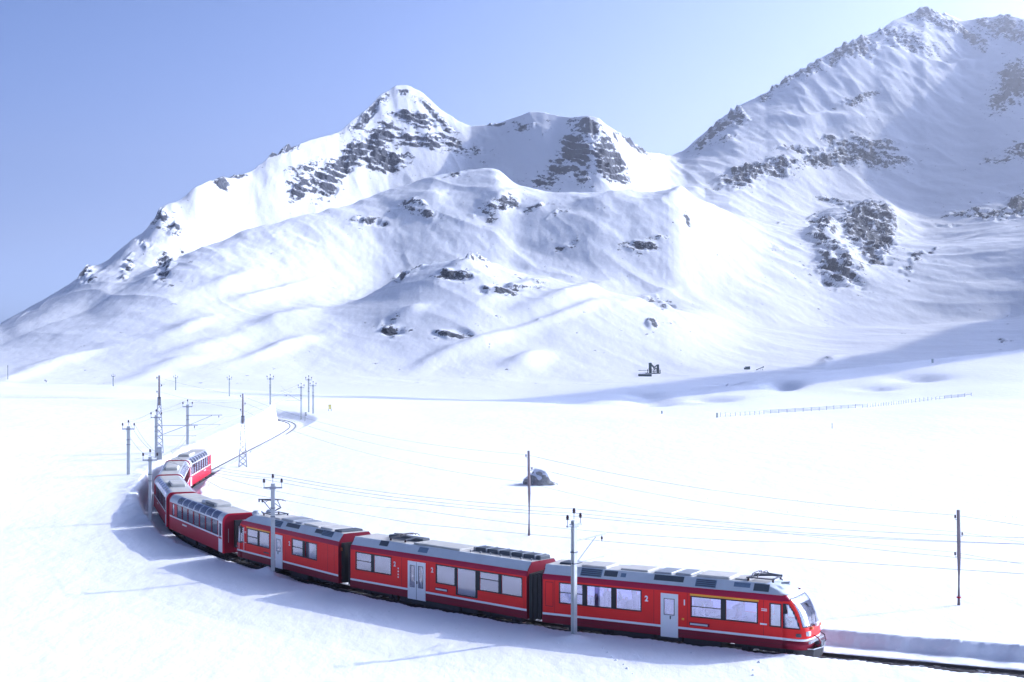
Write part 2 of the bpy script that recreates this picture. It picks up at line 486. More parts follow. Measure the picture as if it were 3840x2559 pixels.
# ------------------------------------------------------------------ the land, as lines across the valley joined into one relief
# every line: (bearing as x on a 2353 wide picture plane, distance away, height) ; height given either as 'y' of its sighting or in metres
CX, CY, F = 1176.5, 784.0, 3268.0
def line(rows):
    xs = np.array([r[0] for r in rows], float); Y = np.array([r[1] for r in rows], float)
    z = np.array([(CAM_Z + (CY - r[2]) * r[1] / F) if len(r) == 3 else r[3] for r in rows], float)
    return xs, Y, z
Z = None
LINES = dict(
 n0=line([(-9000, 45, 0, 0.3), (1176, 45, 0, 0.2), (9000, 45, 0, 0.5)]),
 n1=line([(-9000, 130, 0, 5), (-300, 130, 0, 3.2), (300, 130, 0, 2.5), (600, 130, 0, 1.0), (1400, 130, 0, 0.95), (2353, 130, 0, 1.2), (9000, 130, 0, 3)]),
 n2=line([(-9000, 220, 0, 8), (-300, 220, 0, 4.0), (300, 220, 0, 3.0), (700, 220, 0, 1.5), (1300, 220, 0, 0.9), (2353, 220, 0, 1.6), (9000, 220, 0, 6)]),
 n3=line([(-9000, 330, 0, 10), (-300, 330, 0, 4.0), (300, 330, 0, 2.6), (650, 330, 0, 1.6), (1000, 330, 0, 0.4), (1500, 330, 0, -0.8), (1900, 330, 0, 0.4), (2353, 330, 0, 2.5), (9000, 330, 0, 12)]),
 e=line([(-9000, 480, 0, 20), (-600, 480, 868), (0, 480, 877), (250, 480, 886), (400, 485, 893), (650, 500, 905), (900, 510, 911), (1150, 520, 917),
         (1300, 520, 917), (1450, 530, 910), (1600, 545, 897), (1720, 560, 876), (1850, 570, 860), (2000, 570, 846), (2150, 565, 824), (2353, 560, 801), (2700, 560, 770), (3300, 560, 730), (5000, 500, 0, 40), (9000, 480, 0, 40)]),
 d=line([(-9000, 600, 0, 10), (-600, 600, 0, -6), (0, 600, 0, -6), (400, 605, 0, -6), (800, 620, 0, -7), (1200, 640, 0, -8), (1600, 670, 0, -4), (2000, 680, 0, -3), (2353, 680, 0, 2), (3300, 680, 0, 15), (5000, 600, 0, 50), (9000, 600, 0, 45)]),
 ft=line([(-9000, 750, 0, 30), (-600, 750, 874), (0, 750, 866), (200, 760, 866), (500, 780, 856), (700, 800, 862), (900, 800, 866), (1100, 800, 872), (1300, 810, 880),
          (1500, 830, 874), (1700, 850, 862), (1900, 880, 850), (2100, 900, 832), (2353, 900, 810), (3300, 900, 0, 60), (4400, 850, 0, 120), (5200, 750, 0, 90), (9000, 700, 0, 50)]),
 k=line([(-9000, 950, 0, 60), (-600, 820, 862), (0, 850, 838), (200, 900, 795), (400, 955, 748), (600, 1010, 735), (800, 1080, 705), (900, 1120, 650), (980, 1140, 606), (1100, 1130, 602),
         (1180, 1120, 645), (1300, 1110, 660), (1440, 1110, 690), (1550, 1120, 712), (1700, 1220, 750), (1900, 1300, 755), (2100, 1310, 745), (2353, 1270, 725), (3300, 1300, 0, 200), (4400, 1100, 0, 260), (5200, 900, 0, 300), (5800, 850, 0, 160), (9000, 800, 0, 60)]),
 s=line([(-9000, 1200, 0, 90), (-600, 880, 850), (0, 980, 790), (200, 1100, 712), (300, 1165, 655), (450, 1285, 572), (550, 1355, 530), (700, 1440, 488), (880, 1570, 447), (1000, 1590, 416), (1080, 1600, 402),
         (1145, 1590, 392), (1185, 1570, 425), (1270, 1550, 440), (1400, 1510, 440), (1560, 1500, 446), (1620, 1560, 470), (1750, 1710, 530), (1900, 1790, 550), (2100, 1800, 545), (2353, 1720, 520), (3300, 1750, 0, 360), (4400, 1300, 0, 460), (5200, 1050, 0, 560), (5500, 1000, 0, 480), (5800, 930, 0, 240), (9000, 900, 0, 70)]),
 r=line([(-9000, 1500, 0, 110), (-600, 950, 835), (-300, 960, 800), (0, 1250, 745), (100, 1290, 690), (190, 1335, 636), (260, 1385, 586), (330, 1435, 531), (400, 1485, 470), (450, 1520, 432), (500, 1570, 405),
         (540, 1625, 407), (580, 1670, 393), (640, 1725, 350), (700, 1780, 326), (745, 1820, 312), (780, 1850, 300), (840, 1920, 254), (880, 1970, 215), (910, 2000, 198), (940, 2010, 199), (970, 2010, 215), (1010, 2010, 250),
         (1050, 2000, 277), (1080, 1990, 291), (1110, 1990, 288), (1150, 1980, 283), (1180, 1970, 272), (1220, 1960, 260), (1250, 1950, 260), (1300, 1920, 270), (1330, 1890, 281), (1370, 1860, 277), (1400, 1880, 290), (1450, 1960, 324),
         (1490, 2080, 350), (1540, 2250, 356), (1570, 2330, 346), (1620, 2360, 302), (1690, 2400, 246), (1740, 2420, 222), (1760, 2430, 214), (1800, 2455, 185), (1850, 2480, 152), (1900, 2510, 126), (1970, 2560, 88), (2010, 2590, 76),
         (2050, 2630, 50), (2100, 2680, 29), (2125, 2710, 17), (2160, 2700, 28), (2210, 2690, 46), (2245, 2670, 44), (2260, 2665, 38), (2300, 2640, 36), (2353, 2590, 40), (2500, 2450, 20), (2800, 2350, 0, 560), (3300, 2300, 0, 540), (3600, 2150, 0, 560), (4100, 1800, 0, 740), (4350, 1650, 0, 790), (4600, 1500, 0, 850), (4900, 1370, 0, 880), (5200, 1250, 0, 900), (5500, 1150, 0, 950), (5650, 1100, 0, 500), (5800, 1050, 0, 300), (9000, 1000, 0, 80)]),  # unseen ridge right of the view, heights shaped to throw shade on the valley
)
# crest -> the ground just behind it: (bearing, extra distance, change in height)
K2 = [(-9000, 90, 10), (0, 80, 8), (400, 80, 18), (700, 80, 10), (860, 90, -1), (980, 95, -4), (1100, 95, -4), (1200, 90, -2), (1400, 90, -3), (1550, 90, 0), (1700, 90, 22), (2353, 90, 30), (3300, 90, 40), (9000, 60, 5)]
S2 = [(-9000, 100, 6), (0, 70, 8), (250, 70, 16), (400, 90, 4), (480, 110, -8), (700, 130, -8), (880, 140, -14), (1080, 150, -14), (1145, 150, -8), (1200, 130, 4), (1400, 130, -4), (1560, 130, -10), (1650, 140, 4), (1750, 140, 25), (2353, 140, 40), (3300, 120, 60), (9000, 60, 5)]

# columns of the relief: one per picture column inside the view, wider outside it
cin = np.arange(-60, 2414, 2.3)
def spread(a, b_, n, p): return a + (b_ - a) * np.linspace(0, 1, n)**p
CXS = np.concatenate([spread(-60, -8800, 60, 2.2)[:0:-1], cin, spread(cin[-1], 8800, 110, 1.7)[1:]])
NC = len(CXS)
def at_cols(xs, v, soft=26.0):
    """value of a line at every column, its corners eased over `soft`"""
    out = np.zeros(NC)
    k = np.linspace(-1.8, 1.8, 13); w = np.exp(-k * k); w /= w.sum()
    for a, b_ in zip(k, w): out += b_ * np.interp(CXS + a * soft, xs, v)
    return out
knots = []
def push(Y, zz):
    if knots: Y = np.maximum(Y, knots[-1][0] + 12)
    knots.append((Y, zz))
for nm in ('n0', 'n1', 'n2', 'n3', 'e', 'd', 'ft', 'k'):
    xs, Y, zz = LINES[nm]; push(at_cols(xs, Y, 45), at_cols(xs, zz, 45 if nm != 'k' else 50))
k2 = np.array(K2, float); push(knots[-1][0] + at_cols(k2[:, 0], k2[:, 1], 70), knots[-1][1] + at_cols(k2[:, 0], k2[:, 2], 70))
xs, Y, zz = LINES['s']; push(at_cols(xs, Y, 40), at_cols(xs, zz, 18))
s2 = np.array(S2, float); push(knots[-1][0] + at_cols(s2[:, 0], s2[:, 1], 60), knots[-1][1] + at_cols(s2[:, 0], s2[:, 2], 60))
xs, Y, zz = LINES['r']; push(at_cols(xs, Y, 30), at_cols(xs, zz / Y, 5) * at_cols(xs, Y, 30))
push(knots[-1][0] + 450, knots[-1][1] * 0.55 - 20)
push(knots[-1][0] + 2500, knots[-1][1] * 0 - 60)
KY = np.array([k[0] for k in knots]); KZ = np.array([k[1] for k in knots])      # (n, NC)
# monotone cubic slopes
H_ = np.diff(KY, axis=0); D_ = np.diff(KZ, axis=0) / H_
SL = np.zeros_like(KZ)
w1 = 2 * H_[1:] + H_[:-1]; w2 = H_[1:] + 2 * H_[:-1]
same = (D_[1:] * D_[:-1]) > 0
with np.errstate(divide='ignore', invalid='ignore'):
    hm = (w1 + w2) / (w1 / D_[:-1] + w2 / D_[1:])
SL[1:-1] = np.where(same, hm, 0)
SL[0] = D_[0]; SL[-1] = D_[-1]
# crests are edges, not domes: slopes differ on the two sides
SLA = SL.copy(); SLB = SL.copy()                 # SLA: arriving at the knot, SLB: leaving it
for k_, fa, fb in ((11, 0.95, 1.0), (9, 0.55, 0.6), (7, 0.45, 0.5)):
    SLA[k_] = np.where(D_[k_ - 1] > 0, D_[k_ - 1] * fa, SL[k_]); SLB[k_] = np.where(D_[k_] < 0, D_[k_] * fb, SL[k_])
# rows
ynear = np.arange(1790, 1016, -2.0)
rows_near = np.concatenate([[6, 14, 24, 34, 42], CAM_Z * F / (ynear - CY)])
rows = [np.repeat(rows_near[:, None], NC, 1)]
last = rows_near[-1]
sect = [(2, 34), (3, 34), (4, 26), (5, 24), (6, 105), (7, 26), (8, 105), (9, 28), (10, 190), (11, 16), (12, 5)]
for k, n in sect:
    a = KY[k] if k > 2 else np.full(NC, last); b_ = KY[k + 1]
    t = (np.arange(1, n + 1) / n)[:, None]
    rows.append(a + (b_ - a) * t)
GY = np.concatenate(rows, 0)                     # (NR, NC)
NR = GY.shape[0]
GZ = np.empty_like(GY)
seg = np.zeros(GY.shape, np.int32)
for k in range(1, len(knots) - 1): seg += (GY >= KY[k][None, :]).astype(np.int32)
ci = np.arange(NC)[None, :].repeat(NR, 0)
h = H_[seg, ci]; t = np.clip((GY - KY[seg, ci]) / h, -0.5, 1)
GZ = ((2*t**3 - 3*t**2 + 1) * KZ[seg, ci] + (t**3 - 2*t**2 + t) * h * SLB[seg, ci] + (-2*t**3 + 3*t**2) * KZ[seg + 1, ci] + (t**3 - t**2) * h * SLA[seg + 1, ci])
TANS = (CXS - CX) / F
GX = GY * TANS[None, :]
PX = np.repeat(CXS[None, :], NR, 0)
PYs = CY - (GZ - CAM_Z) / GY * F                   # sighting height of each point before relief is added

# relief of the mountains: broad folds, wind-packed drifts, small humps
up = ss(640, 900, GY)
near_r = 1 - ss(-0.04, 0.0, (GY - KY[11]) / np.maximum(GY, 1))     # fades out at the crest so the skyline stays
back = (GY > KY[11]).astype(float)
folds = fbm(GX / 260.0 + 3.1, GY / 420.0, 3, 11) * 9.0
folds += fbm((GX + 0.5 * GY) / 90.0, (GY - 0.3 * GX) / 170.0, 3, 23) * 3.0
rid = 1 - np.abs(fbm((GX * 0.8 + 0.55 * GY) / 75.0 + 7, (GY * 0.8 - 0.35 * GX) / 190.0, 2, 43)) * 2.2
folds += np.clip(rid, 0, 1)**2 * 1.3
drift = fbm((GX + 0.35 * GY) / 30.0, (GY - 0.2 * GX) / 75.0, 3, 37) * 0.9
hi = ss(0.15, 0.75, (GY - KY[10]) / np.maximum(KY[11] - KY[10], 1)) * (1 - ss(0, 0.25, (GY - KY[11]) / 400.0))
gul = np.abs(fbm((GX + 0.18 * GY) / 42.0, GY / 330.0, 3, 141))
gully = (0.35 - gul) * 4.5 * (0.4 + 0.6 * fbm(GX / 300.0, GY / 300.0, 2, 151).clip(-0.5, 0.8) + 0.3)
fine = fbm(GX / 11.0, GY / 24.0, 3, 161) * 0.32
amp = ss(0, 120, GZ) * 0.7 + 0.3
GZ = GZ + up * amp * (folds * (0.25 + 0.75 * near_r) + drift + fine) + up * hi * gully * (0.5 + 0.5 * near_r)

# humps and hollows one can pick out: (bearing x, sighting y, half width, half height, height in metres)
HUMPS = [(520, 640, 60, 14, 4.5), (640, 662, 66, 11, 4.5), (650, 735, 60, 20, 4.5), (440, 745, 70, 14, 3), (470, 800, 90, 14, 3),
         (400, 845, 90, 12, 3), (120, 842, 90, 10, 3), (640, 800, 90, 12, 4), (1110, 790, 80, 12, 4), (1210, 836, 52, 20, 6), (1000, 830, 70, 14, 3),
         (930, 722, 45, 12, 4), (1060, 630, 70, 16, 4), (1300, 690, 100, 14, 5), (1200, 672, 80, 10, 3), (1300, 730, 110, 10, 3), (1480, 690, 60, 10, 3),
         (1560, 450, 60, 14, 6), (1400, 455, 80, 10, 5), (1880, 270, 110, 12, 9), (2200, 150, 60, 10, 9), (2000, 520, 70, 30, 26), (1910, 560, 45, 40, 16), (1940, 620, 45, 25, 12),
         (960, 480, 50, 20, 5), (1150, 470, 40, 16, 6), (380, 500, 40, 28, 8), (195, 640, 25, 20, 5), (1340, 310, 35, 40, 10), (1905, 835, 24, 8, 2.5)]
hwx = fbm(GX / 60.0 + 31, GY / 110.0, 2, 55) * 34.0; hwy = fbm(GX / 60.0, GY / 110.0 + 17, 2, 57) * 12.0
for hx, hy, rx, ry, a in HUMPS:
    q = ((PX - hx + hwx * min(1, rx / 60)) / rx)**2 + ((PYs - hy - 0.28 * (hx - PX) * (1 if a < 9 else 0) + hwy * min(1, ry / 18)) / ry)**2
    GZ += np.where(q < 6, a * np.exp(-q) * (1 - back), 0)

# bare rock: (bearing x, sighting y, half width, half height, tilt in degrees, how bare)
ROCKS = [(930, 212, 14, 8, 0, .75), (880, 232, 16, 8, -40, .55), (840, 268, 40, 10, -38, .75), (945, 280, 48, 14, 8, .72), (1000, 268, 50, 9, 42, .7), (925, 325, 40, 18, 10, .66), (985, 330, 34, 16, 20, .62),
         (865, 320, 40, 26, -30, .85), (820, 350, 38, 28, -35, .8), (880, 372, 48, 22, 10, .84), (780, 385, 38, 24, -40, .8), (740, 425, 34, 26, -50, .82), (690, 448, 30, 14, -35, .68), (700, 400, 45, 16, -35, .62), (1040, 330, 40, 14, 30, .58), (1075, 342, 40, 8, 8, .55),
         (640, 358, 52, 7, -28, .75), (505, 414, 18, 9, 30, .85), (540, 404, 30, 3, 0, .7), (1205, 292, 28, 10, 0, .62), (1145, 286, 20, 4, 0, .7),
         (1345, 300, 26, 16, 30, .72), (1320, 345, 26, 30, -50, .84), (1380, 345, 28, 26, 40, .74), (1288, 385, 28, 18, -40, .74), (1402, 378, 28, 24, 30, .74), (1420, 405, 26, 10, 10, .75), (1250, 415, 30, 12, -10, .7), (1450, 330, 34, 6, 35, .68), (1330, 395, 30, 22, 40, .62),
         (1690, 262, 16, 22, -40, .8), (1640, 302, 50, 9, -40, .78), (1670, 318, 34, 8, -15, .6), (1755, 222, 18, 7, -20, .85), (1800, 190, 46, 9, -28, .72), (1860, 160, 56, 14, -28, .7), (1930, 122, 50, 16, -32, .78), (1975, 105, 40, 22, 10, .75), (2050, 80, 60, 22, 20, .62), (2090, 100, 70, 22, 15, .6), (2125, 32, 40, 16, 0, .9), (2170, 55, 46, 16, 20, .78), (2230, 85, 40, 16, 30, .7),
         (2300, 55, 60, 22, 0, .88), (2340, 80, 40, 14, 10, .8), (1970, 225, 44, 8, -15, .58),
         (1850, 345, 60, 9, 0, .6), (1930, 322, 40, 12, 20, .62), (2010, 322, 46, 14, 15, .66), (1990, 355, 80, 20, 8, .84), (1900, 370, 70, 14, -5, .78), (1800, 385, 50, 16, -5, .78), (1720, 405, 56, 18, -10, .86), (1690, 425, 40, 14, 0, .7), (1770, 400, 40, 12, 10, .8), (2060, 360, 44, 10, 10, .7), (1640, 438, 14, 6, 0, .6), (1930, 470, 60, 6, 10, .6), (2020, 470, 30, 6, 0, .55),
         (2330, 195, 34, 46, 10, 1.0), (2300, 235, 30, 20, -40, .85), (2340, 345, 40, 12, -15, .75), (2290, 365, 26, 7, 0, .6), (2280, 490, 66, 16, 5, .82), (2340, 462, 34, 26, -30, .95), (2210, 488, 40, 9, 5, .66), (2180, 512, 40, 3, 0, .6),
         (1985, 545, 44, 34, 30, 1.12), (2022, 560, 30, 44, 10, 1.1), (2005, 600, 20, 24, 20, .95), (1890, 560, 30, 36, 30, .78), (1925, 640, 52, 24, 15, .86), (1905, 600, 40, 20, 30, .74), (1870, 525, 16, 14, 0, .66), (2110, 603, 24, 9, -20, .72), (2085, 632, 14, 14, -30, .7), (2145, 588, 20, 7, -30, .66), (2052, 545, 10, 22, 0, .66),
         (945, 487, 26, 12, 10, .8), (985, 505, 26, 9, 10, .72), (850, 510, 26, 10, 0, .66), (875, 520, 16, 7, 0, .66), (815, 505, 14, 12, -30, .6), (1040, 408, 24, 8, -20, .72), (1150, 476, 28, 9, -15, .78), (1190, 470, 20, 9, 0, .66), (1130, 505, 20, 7, -40, .58), (1080, 497, 10, 4, 0, .6), (1230, 485, 40, 5, -10, .55), (1280, 500, 30, 5, -20, .55),
         (1045, 648, 40, 11, -5, .76), (1090, 615, 50, 10, 5, .62), (940, 630, 34, 12, -30, .66), (1150, 680, 52, 8, 5, .74), (1235, 672, 16, 9, 20, .74), (1200, 655, 20, 4, 0, .66),
         (895, 757, 28, 14, 10, .82), (915, 770, 16, 8, -30, .7), (1040, 770, 36, 10, 0, .82), (1000, 778, 14, 6, 0, .7), (1500, 695, 30, 7, 5, .7), (1520, 705, 20, 6, 0, .74), (1497, 750, 14, 11, 0, .84), (1545, 747, 10, 6, 0, .66), (1480, 570, 36, 11, 0, .7), (1510, 555, 30, 6, 0, .58), (1445, 565, 12, 8, 0, .6), (1300, 565, 30, 5, -20, .58), (1580, 520, 4, 15, -20, .9), (1785, 580, 16, 6, 20, .68), (1790, 520, 6, 3, 0, .7),
         (375, 505, 30, 26, -40, .58), (400, 525, 20, 16, -30, .6), (385, 600, 28, 28, -50, .62), (375, 625, 22, 16, -40, .62), (290, 620, 10, 30, 15, .68), (195, 632, 12, 24, 30, .72), (205, 650, 10, 10, 0, .68), (330, 560, 10, 20, -45, .55), (1905, 832, 7, 4, 0, .9), (2305, 783, 12, 4, 0, .72), (1240, 748, 8, 3, 0, .6), (760, 385, 20, 10, -30, .6)]
rock = np.zeros_like(GZ); rsize = np.zeros_like(GZ)
warpx = fbm(GX / 34.0, GY / 60.0, 3, 61) * 16.0
warpy = fbm(GX / 34.0 + 9, GY / 60.0 + 5, 3, 67) * 9.0
vis = 1 - back
for rx0, ry0, a, b_, ang, dens in ROCKS:
    if a * b_ < 700: dens = dens + 0.14
    c0 = np.searchsorted(CXS, rx0 - 2.4 * max(a, b_) - 30); c1 = np.searchsorted(CXS, rx0 + 2.4 * max(a, b_) + 30)
    if c1 <= c0: continue
    dx = PX[:, c0:c1] - rx0 + warpx[:, c0:c1] * min(1, a / 25); dy = PYs[:, c0:c1] - ry0 + warpy[:, c0:c1] * min(1, b_ / 12)
    ca, sa = math.cos(math.radians(ang)), math.sin(math.radians(ang))
    u = (dx * ca + dy * sa) / a; v = (-dx * sa + dy * ca) / b_
    q = u * u + v * v
    mk = np.where(q < 5, dens * np.exp(-q * 0.5), 0) * vis[:, c0:c1]
    rock[:, c0:c1] = np.maximum(rock[:, c0:c1], mk)
    rsize[:, c0:c1] = np.maximum(rsize[:, c0:c1], ss(0.25, 0.8, mk) * min(1.0, math.sqrt(a * b_) / 26.0))
rock[GY < 640] = 0
crag = 1 - np.abs(fbm(GX / 38.0, GY / 60.0, 4, 71)) * 2.0
crag2 = fbm(GX / 13.0, GY / 26.0, 3, 83)
rk = rsize
GZ = GZ + rk * (crag * 8.0 + crag2 * 4.6) * np.clip(GY / 2000.0, 0.35, 1.2) * (0.35 + 0.65 * near_r)
tz = (GZ + 0.22 * GX + fbm(GX / 50.0, GY / 50.0, 2, 171) * 8.0) / 10.0
terr = (np.floor(tz) + ss(0.45, 1.0, tz - np.floor(tz)) - tz) * 10.0
GZ = GZ + rk * terr * 0.75 * (0.3 + 0.7 * near_r)
# jagged skyline where rock reaches the crest
crest = np.exp(-((GY - KY[11]) / 60.0)**2)
GZ = GZ + crest * ss(0.35, 0.7, rock) * fbm(GX / 13.0, GX * 0 + 2.0, 4, 91) * 9.0

# snow field: hardly any relief, faint long drifts, and the hollows cut out by wind
fld = 1 - ss(520, 700, GY)
GZ = GZ + fld * ss(140, 300, GY) * (fbm(GX / 70.0, GY / 120.0, 3, 101) * 0.9)
GZ = GZ + fld * fbm(GX / 9.0, GY / 22.0, 2, 103) * 0.05
SCOOPS = [(1500, 922, 55, 8, 2.2), (1800, 884, 36, 9, 3.0), (1640, 917, 50, 5, 1.6), (2110, 868, 60, 7, 2.0), (2010, 893, 45, 4, 1.4), (1480, 908, 45, 5, 1.4), (1660, 880, 40, 5, 1.6), (1320, 925, 60, 4, 0.8), (1270, 880, 60, 6, -3)]
PY2 = CY - (GZ - CAM_Z) / GY * F
for hx, hy, rx, ry, a in SCOOPS:
    q = ((PX - hx) / rx)**2 + ((PY2 - hy) / ry)**2
    GZ -= np.where((q < 6) & (GY < 640), a * np.exp(-q), 0)

# the cutting and the banks of cleared snow along the line
sel = (GY < 330) & (np.abs(GX) < 200) & (GY > 20)
xi, yi = GX[sel], GY[sel]
sd, idx, ty = track_coords(xi, yi)
zz = GZ[sel]
hr = np.interp(ty, [40, 62, 75, 95, 130, 165, 200, 250, 275, 300, 320], [0.56, 0.6, 0.62, 0.65, 0.6, 0.85, 1.05, 1.15, 1.15, 1.4, 1.8])
hl = np.interp(ty, [40, 100, 113, 121, 130, 145, 165, 200, 240, 270, 300, 320], [0.42, 0.42, 0.5, 0.85, 1.6, 2.3, 2.7, 2.9, 3.5, 4.3, 4.0, 3.0])
lump = fbm(xi / 2.2, yi / 2.2, 3, 131) * 0.22 * np.interp(ty, [190, 245], [1.0, 0.2])
wr = np.interp(ty, [40, 80, 140, 170, 260, 300], [2.9, 2.6, 2.3, 1.45, 1.5, 2.2])
wl = np.interp(ty, [40, 70, 78, 110, 130, 200, 300], [2.3, 2.1, 1.9, 1.85, 2.3, 2.4, 2.6])
right_z = hr + (zz - hr) * ss(4, 26, sd)
hl = hl - np.clip(-sd - 2.5, 0, 9) * np.interp(ty, [95, 118], [0.05, 0.0])
left_z = hl + (zz - hl) * ss(np.interp(ty, [100, 128], [30, 6]), np.interp(ty, [100, 128], [62, 34]), -sd)
bank_w = np.interp(ty, [40, 110, 130, 330], [0.55, 0.5, 0.7, 1.3])
fr_ = ss(0, 1, (sd + lump * 0.8 - wr) / np.interp(ty, [215, 262], [0.65, 3.2]))
fl_ = ss(0, 1, (-sd + lump * 0.9 - wl) / bank_w)
side = np.where(sd > 0, right_z * fr_ + (-0.05) * (1 - fr_), left_z * fl_ + (-0.06) * (1 - fl_))
rim = np.interp(ty, [215, 250], [1.0, 0.15]) * np.where(sd > 0, np.exp(-((sd - wr - 0.8) / 0.6)**2), np.exp(-((-sd - wl - 1.2) / 0.9)**2) * ss(112, 125, ty))
side = side + rim * (0.06 + lump * 0.5) * np.where(sd > 0, 0.6, 1.6)
bed = ss(0, 1, (np.abs(sd) - 0.60) / 0.35)
low_ = np.interp(ty, [164, 176], [-0.34, -0.13])
side = low_ + (side - low_) * np.where(np.abs(sd) < 3, bed, 1)
side = side + np.where((np.abs(sd) > 0.8) & (np.abs(sd) < 3.2), lump * 0.22, 0)
fade = ss(0, 1, (322 - yi) / 20)
GZ[sel] = zz * (1 - fade) + side * fade

# little drifts heaped against the mast feet near the train
for mx_, my_, a, r in [(3.24, 74.0, 0.25, 0.7), (-16.0, 95.1, 0.45, 1.0), (-30.8, 120.9, 0.25, 0.8)]:
    GZ += a * np.exp(-((GX - mx_)**2 + (GY - my_)**2) / r**2)

SCR_Y = CY - (GZ - CAM_Z) / GY * F
def ground_z(x, y):
    c = float(np.interp(CX + F * x / y, CXS, np.arange(NC)))
    i = min(int(c), NC - 2); f_ = c - i
    return (1 - f_) * np.interp(y, GY[:, i], GZ[:, i]) + f_ * np.interp(y, GY[:, i + 1], GZ[:, i + 1])
def locate(px, py, ymin=50.0):
    """the point of the land sighted at (px, py)"""
    i = int(np.argmin(np.abs(CXS - px)))
    ok = np.where((SCR_Y[:, i] <= py) & (GY[:, i] > ymin))[0]
    j = ok[0] if len(ok) else NR - 2
    a, b_ = SCR_Y[j - 1, i], SCR_Y[j, i]
    f_ = np.clip((a - py) / (a - b_ + 1e-9), 0, 1)
    Yv = GY[j - 1, i] + f_ * (GY[j, i] - GY[j - 1, i])
    return Vector(((px - CX) / F * Yv, Yv, GZ[j - 1, i] + f_ * (GZ[j, i] - GZ[j - 1, i])))

# meshes: snow field up to the mountain foot, mountains beyond
V = np.stack([GX, GY, GZ], -1)
dc = np.gradient(V, axis=1); dr = np.gradient(V, axis=0)
NRM = np.cross(dc, dr); NRM /= np.linalg.norm(NRM, axis=-1)[..., None]
def grid_object(name, r0, r1, mat, with_rock, extra=None):
    v = V[r0:r1].reshape(-1, 3); n = NRM[r0:r1].reshape(-1, 3); nr = r1 - r0
    i = (np.arange(nr - 1)[:, None] * NC + np.arange(NC - 1)[None, :]).reshape(-1)
    f = np.stack([i, i + 1, i + NC + 1, i + NC], 1)
    if extra is not None:
        ev, ef = extra
        f = np.concatenate([f, ef + len(v)]); v = np.concatenate([v, ev]); n = np.concatenate([n, np.tile([[0, 0, 1.0]], (len(ev), 1))])
    me = bpy.data.meshes.new(name)
    me.vertices.add(len(v)); me.vertices.foreach_set('co', v.astype(np.float32).ravel())
    me.loops.add(f.size); me.loops.foreach_set('vertex_index', f.astype(np.int32).ravel())
    me.polygons.add(len(f)); me.polygons.foreach_set('loop_start', np.arange(0, f.size, 4, dtype=np.int32)); me.polygons.foreach_set('loop_total', np.full(len(f), 4, np.int32))
    me.polygons.foreach_set('use_smooth', np.ones(len(f), bool))
    me.update(calc_edges=True)
    me.normals_split_custom_set_from_vertices(n.astype(np.float32))
    if with_rock:
        a = me.attributes.new('rock', 'FLOAT', 'POINT')
        a.data.foreach_set('value', rock[r0:r1].astype(np.float32).ravel())
    me.materials.append(M[mat])
    o = bpy.data.objects.new(name, me); COL.objects.link(o)
    o['kind'] = 'structure'
    return o
SPLIT = len(rows_near) + 34 + 34 + 26 + 10
bx = np.array([-4000, -1500, -500, -150, 0, 150, 500, 1500, 4000], float); by = np.array([-3000, -1000, -300, -80, -20, 6.0])
ev = np.array([(x, y, -0.35 - 0.002 * max(0, -y) if abs(x) < 5000 else 0) for y in by for x in bx])
ef = np.array([(r * 9 + c, r * 9 + c + 1, r * 9 + c + 10, r * 9 + c + 9) for r in range(5) for c in range(8)])
snow_field = grid_object('snow_field', 0, SPLIT, 'snow', False, (ev, ef))
mountains = grid_object('mountains', SPLIT - 1, NR, 'snowrock', True)

# ------------------------------------------------------------------ the air between here and the mountains
hb = MB().box(-4300, 4300, -3100, 7000, -140, 960)
haze = hb.build('haze', 'snow')
haze['kind'] = 'stuff'
hm_ = bpy.data.materials.new('thin_haze'); hm_.use_nodes = True
hn = hm_.node_tree; hn.nodes.clear()
ho = hn.nodes.new("ShaderNodeOutputMaterial"); hv = hn.nodes.new("ShaderNodeVolumePrincipled")
hv.inputs['Color'].default_value = (0.93, 0.95, 1.0, 1)
hv.inputs['Density'].default_value = HAZE_DENSITY
hv.inputs['Anisotropy'].default_value = 0.75
hn.links.new(hv.outputs[0], ho.inputs['Volume'])
haze.data.materials.clear(); haze.data.materials.append(hm_)
# ------------------------------------------------------------------ the track
def offset_path(step, off, a=0.0, b_=None):
    P = resample(step); T = np.gradient(P, axis=0); T /= np.linalg.norm(T, axis=1)[:, None]
    N = np.stack([T[:, 1], -T[:, 0]], 1)
    return P + N * off, T
def sweep(profile, step, off, ymax=1e9):
    """profile of (across, up) swept along the line"""
    P, T = offset_path(step, off); P, T = P[P[:, 1] < ymax], T[P[:, 1] < ymax]; N = np.stack([T[:, 1], -T[:, 0]], 1)
    n = len(profile); vs = []; fs = []
    for p, q in zip(P, N):
        for a, z in profile: vs.append((p[0] + q[0] * a, p[1] + q[1] * a, z))
    for i in range(len(P) - 1):
        for j in range(n):
            k = (j + 1) % n
            fs.append((i * n + j, i * n + k, (i + 1) * n + k, (i + 1) * n + j))
    return MB().add(vs, fs)
track = bpy.data.objects.new('railway_track', None); COL.objects.link(track); track['kind'] = 'structure'
m, nt, b = new_mat('ballast_with_snow')
tc = nt.nodes.new("ShaderNodeTexCoord"); n1 = nt.nodes.new("ShaderNodeTexNoise"); n2 = nt.nodes.new("ShaderNodeTexVoronoi")
n1.inputs['Scale'].default_value = 1.3; n1.inputs['Detail'].default_value = 8; n2.inputs['Scale'].default_value = 14
nt.links.new(tc.outputs['Object'], n1.inputs['Vector']); nt.links.new(tc.outputs['Object'], n2.inputs['Vector'])
r1 = nt.nodes.new("ShaderNodeValToRGB"); r1.color_ramp.elements[0].color = (0.03, 0.03, 0.032, 1); r1.color_ramp.elements[1].color = (0.11, 0.105, 0.10, 1)
nt.links.new(n2.outputs['Color'], r1.inputs[0])
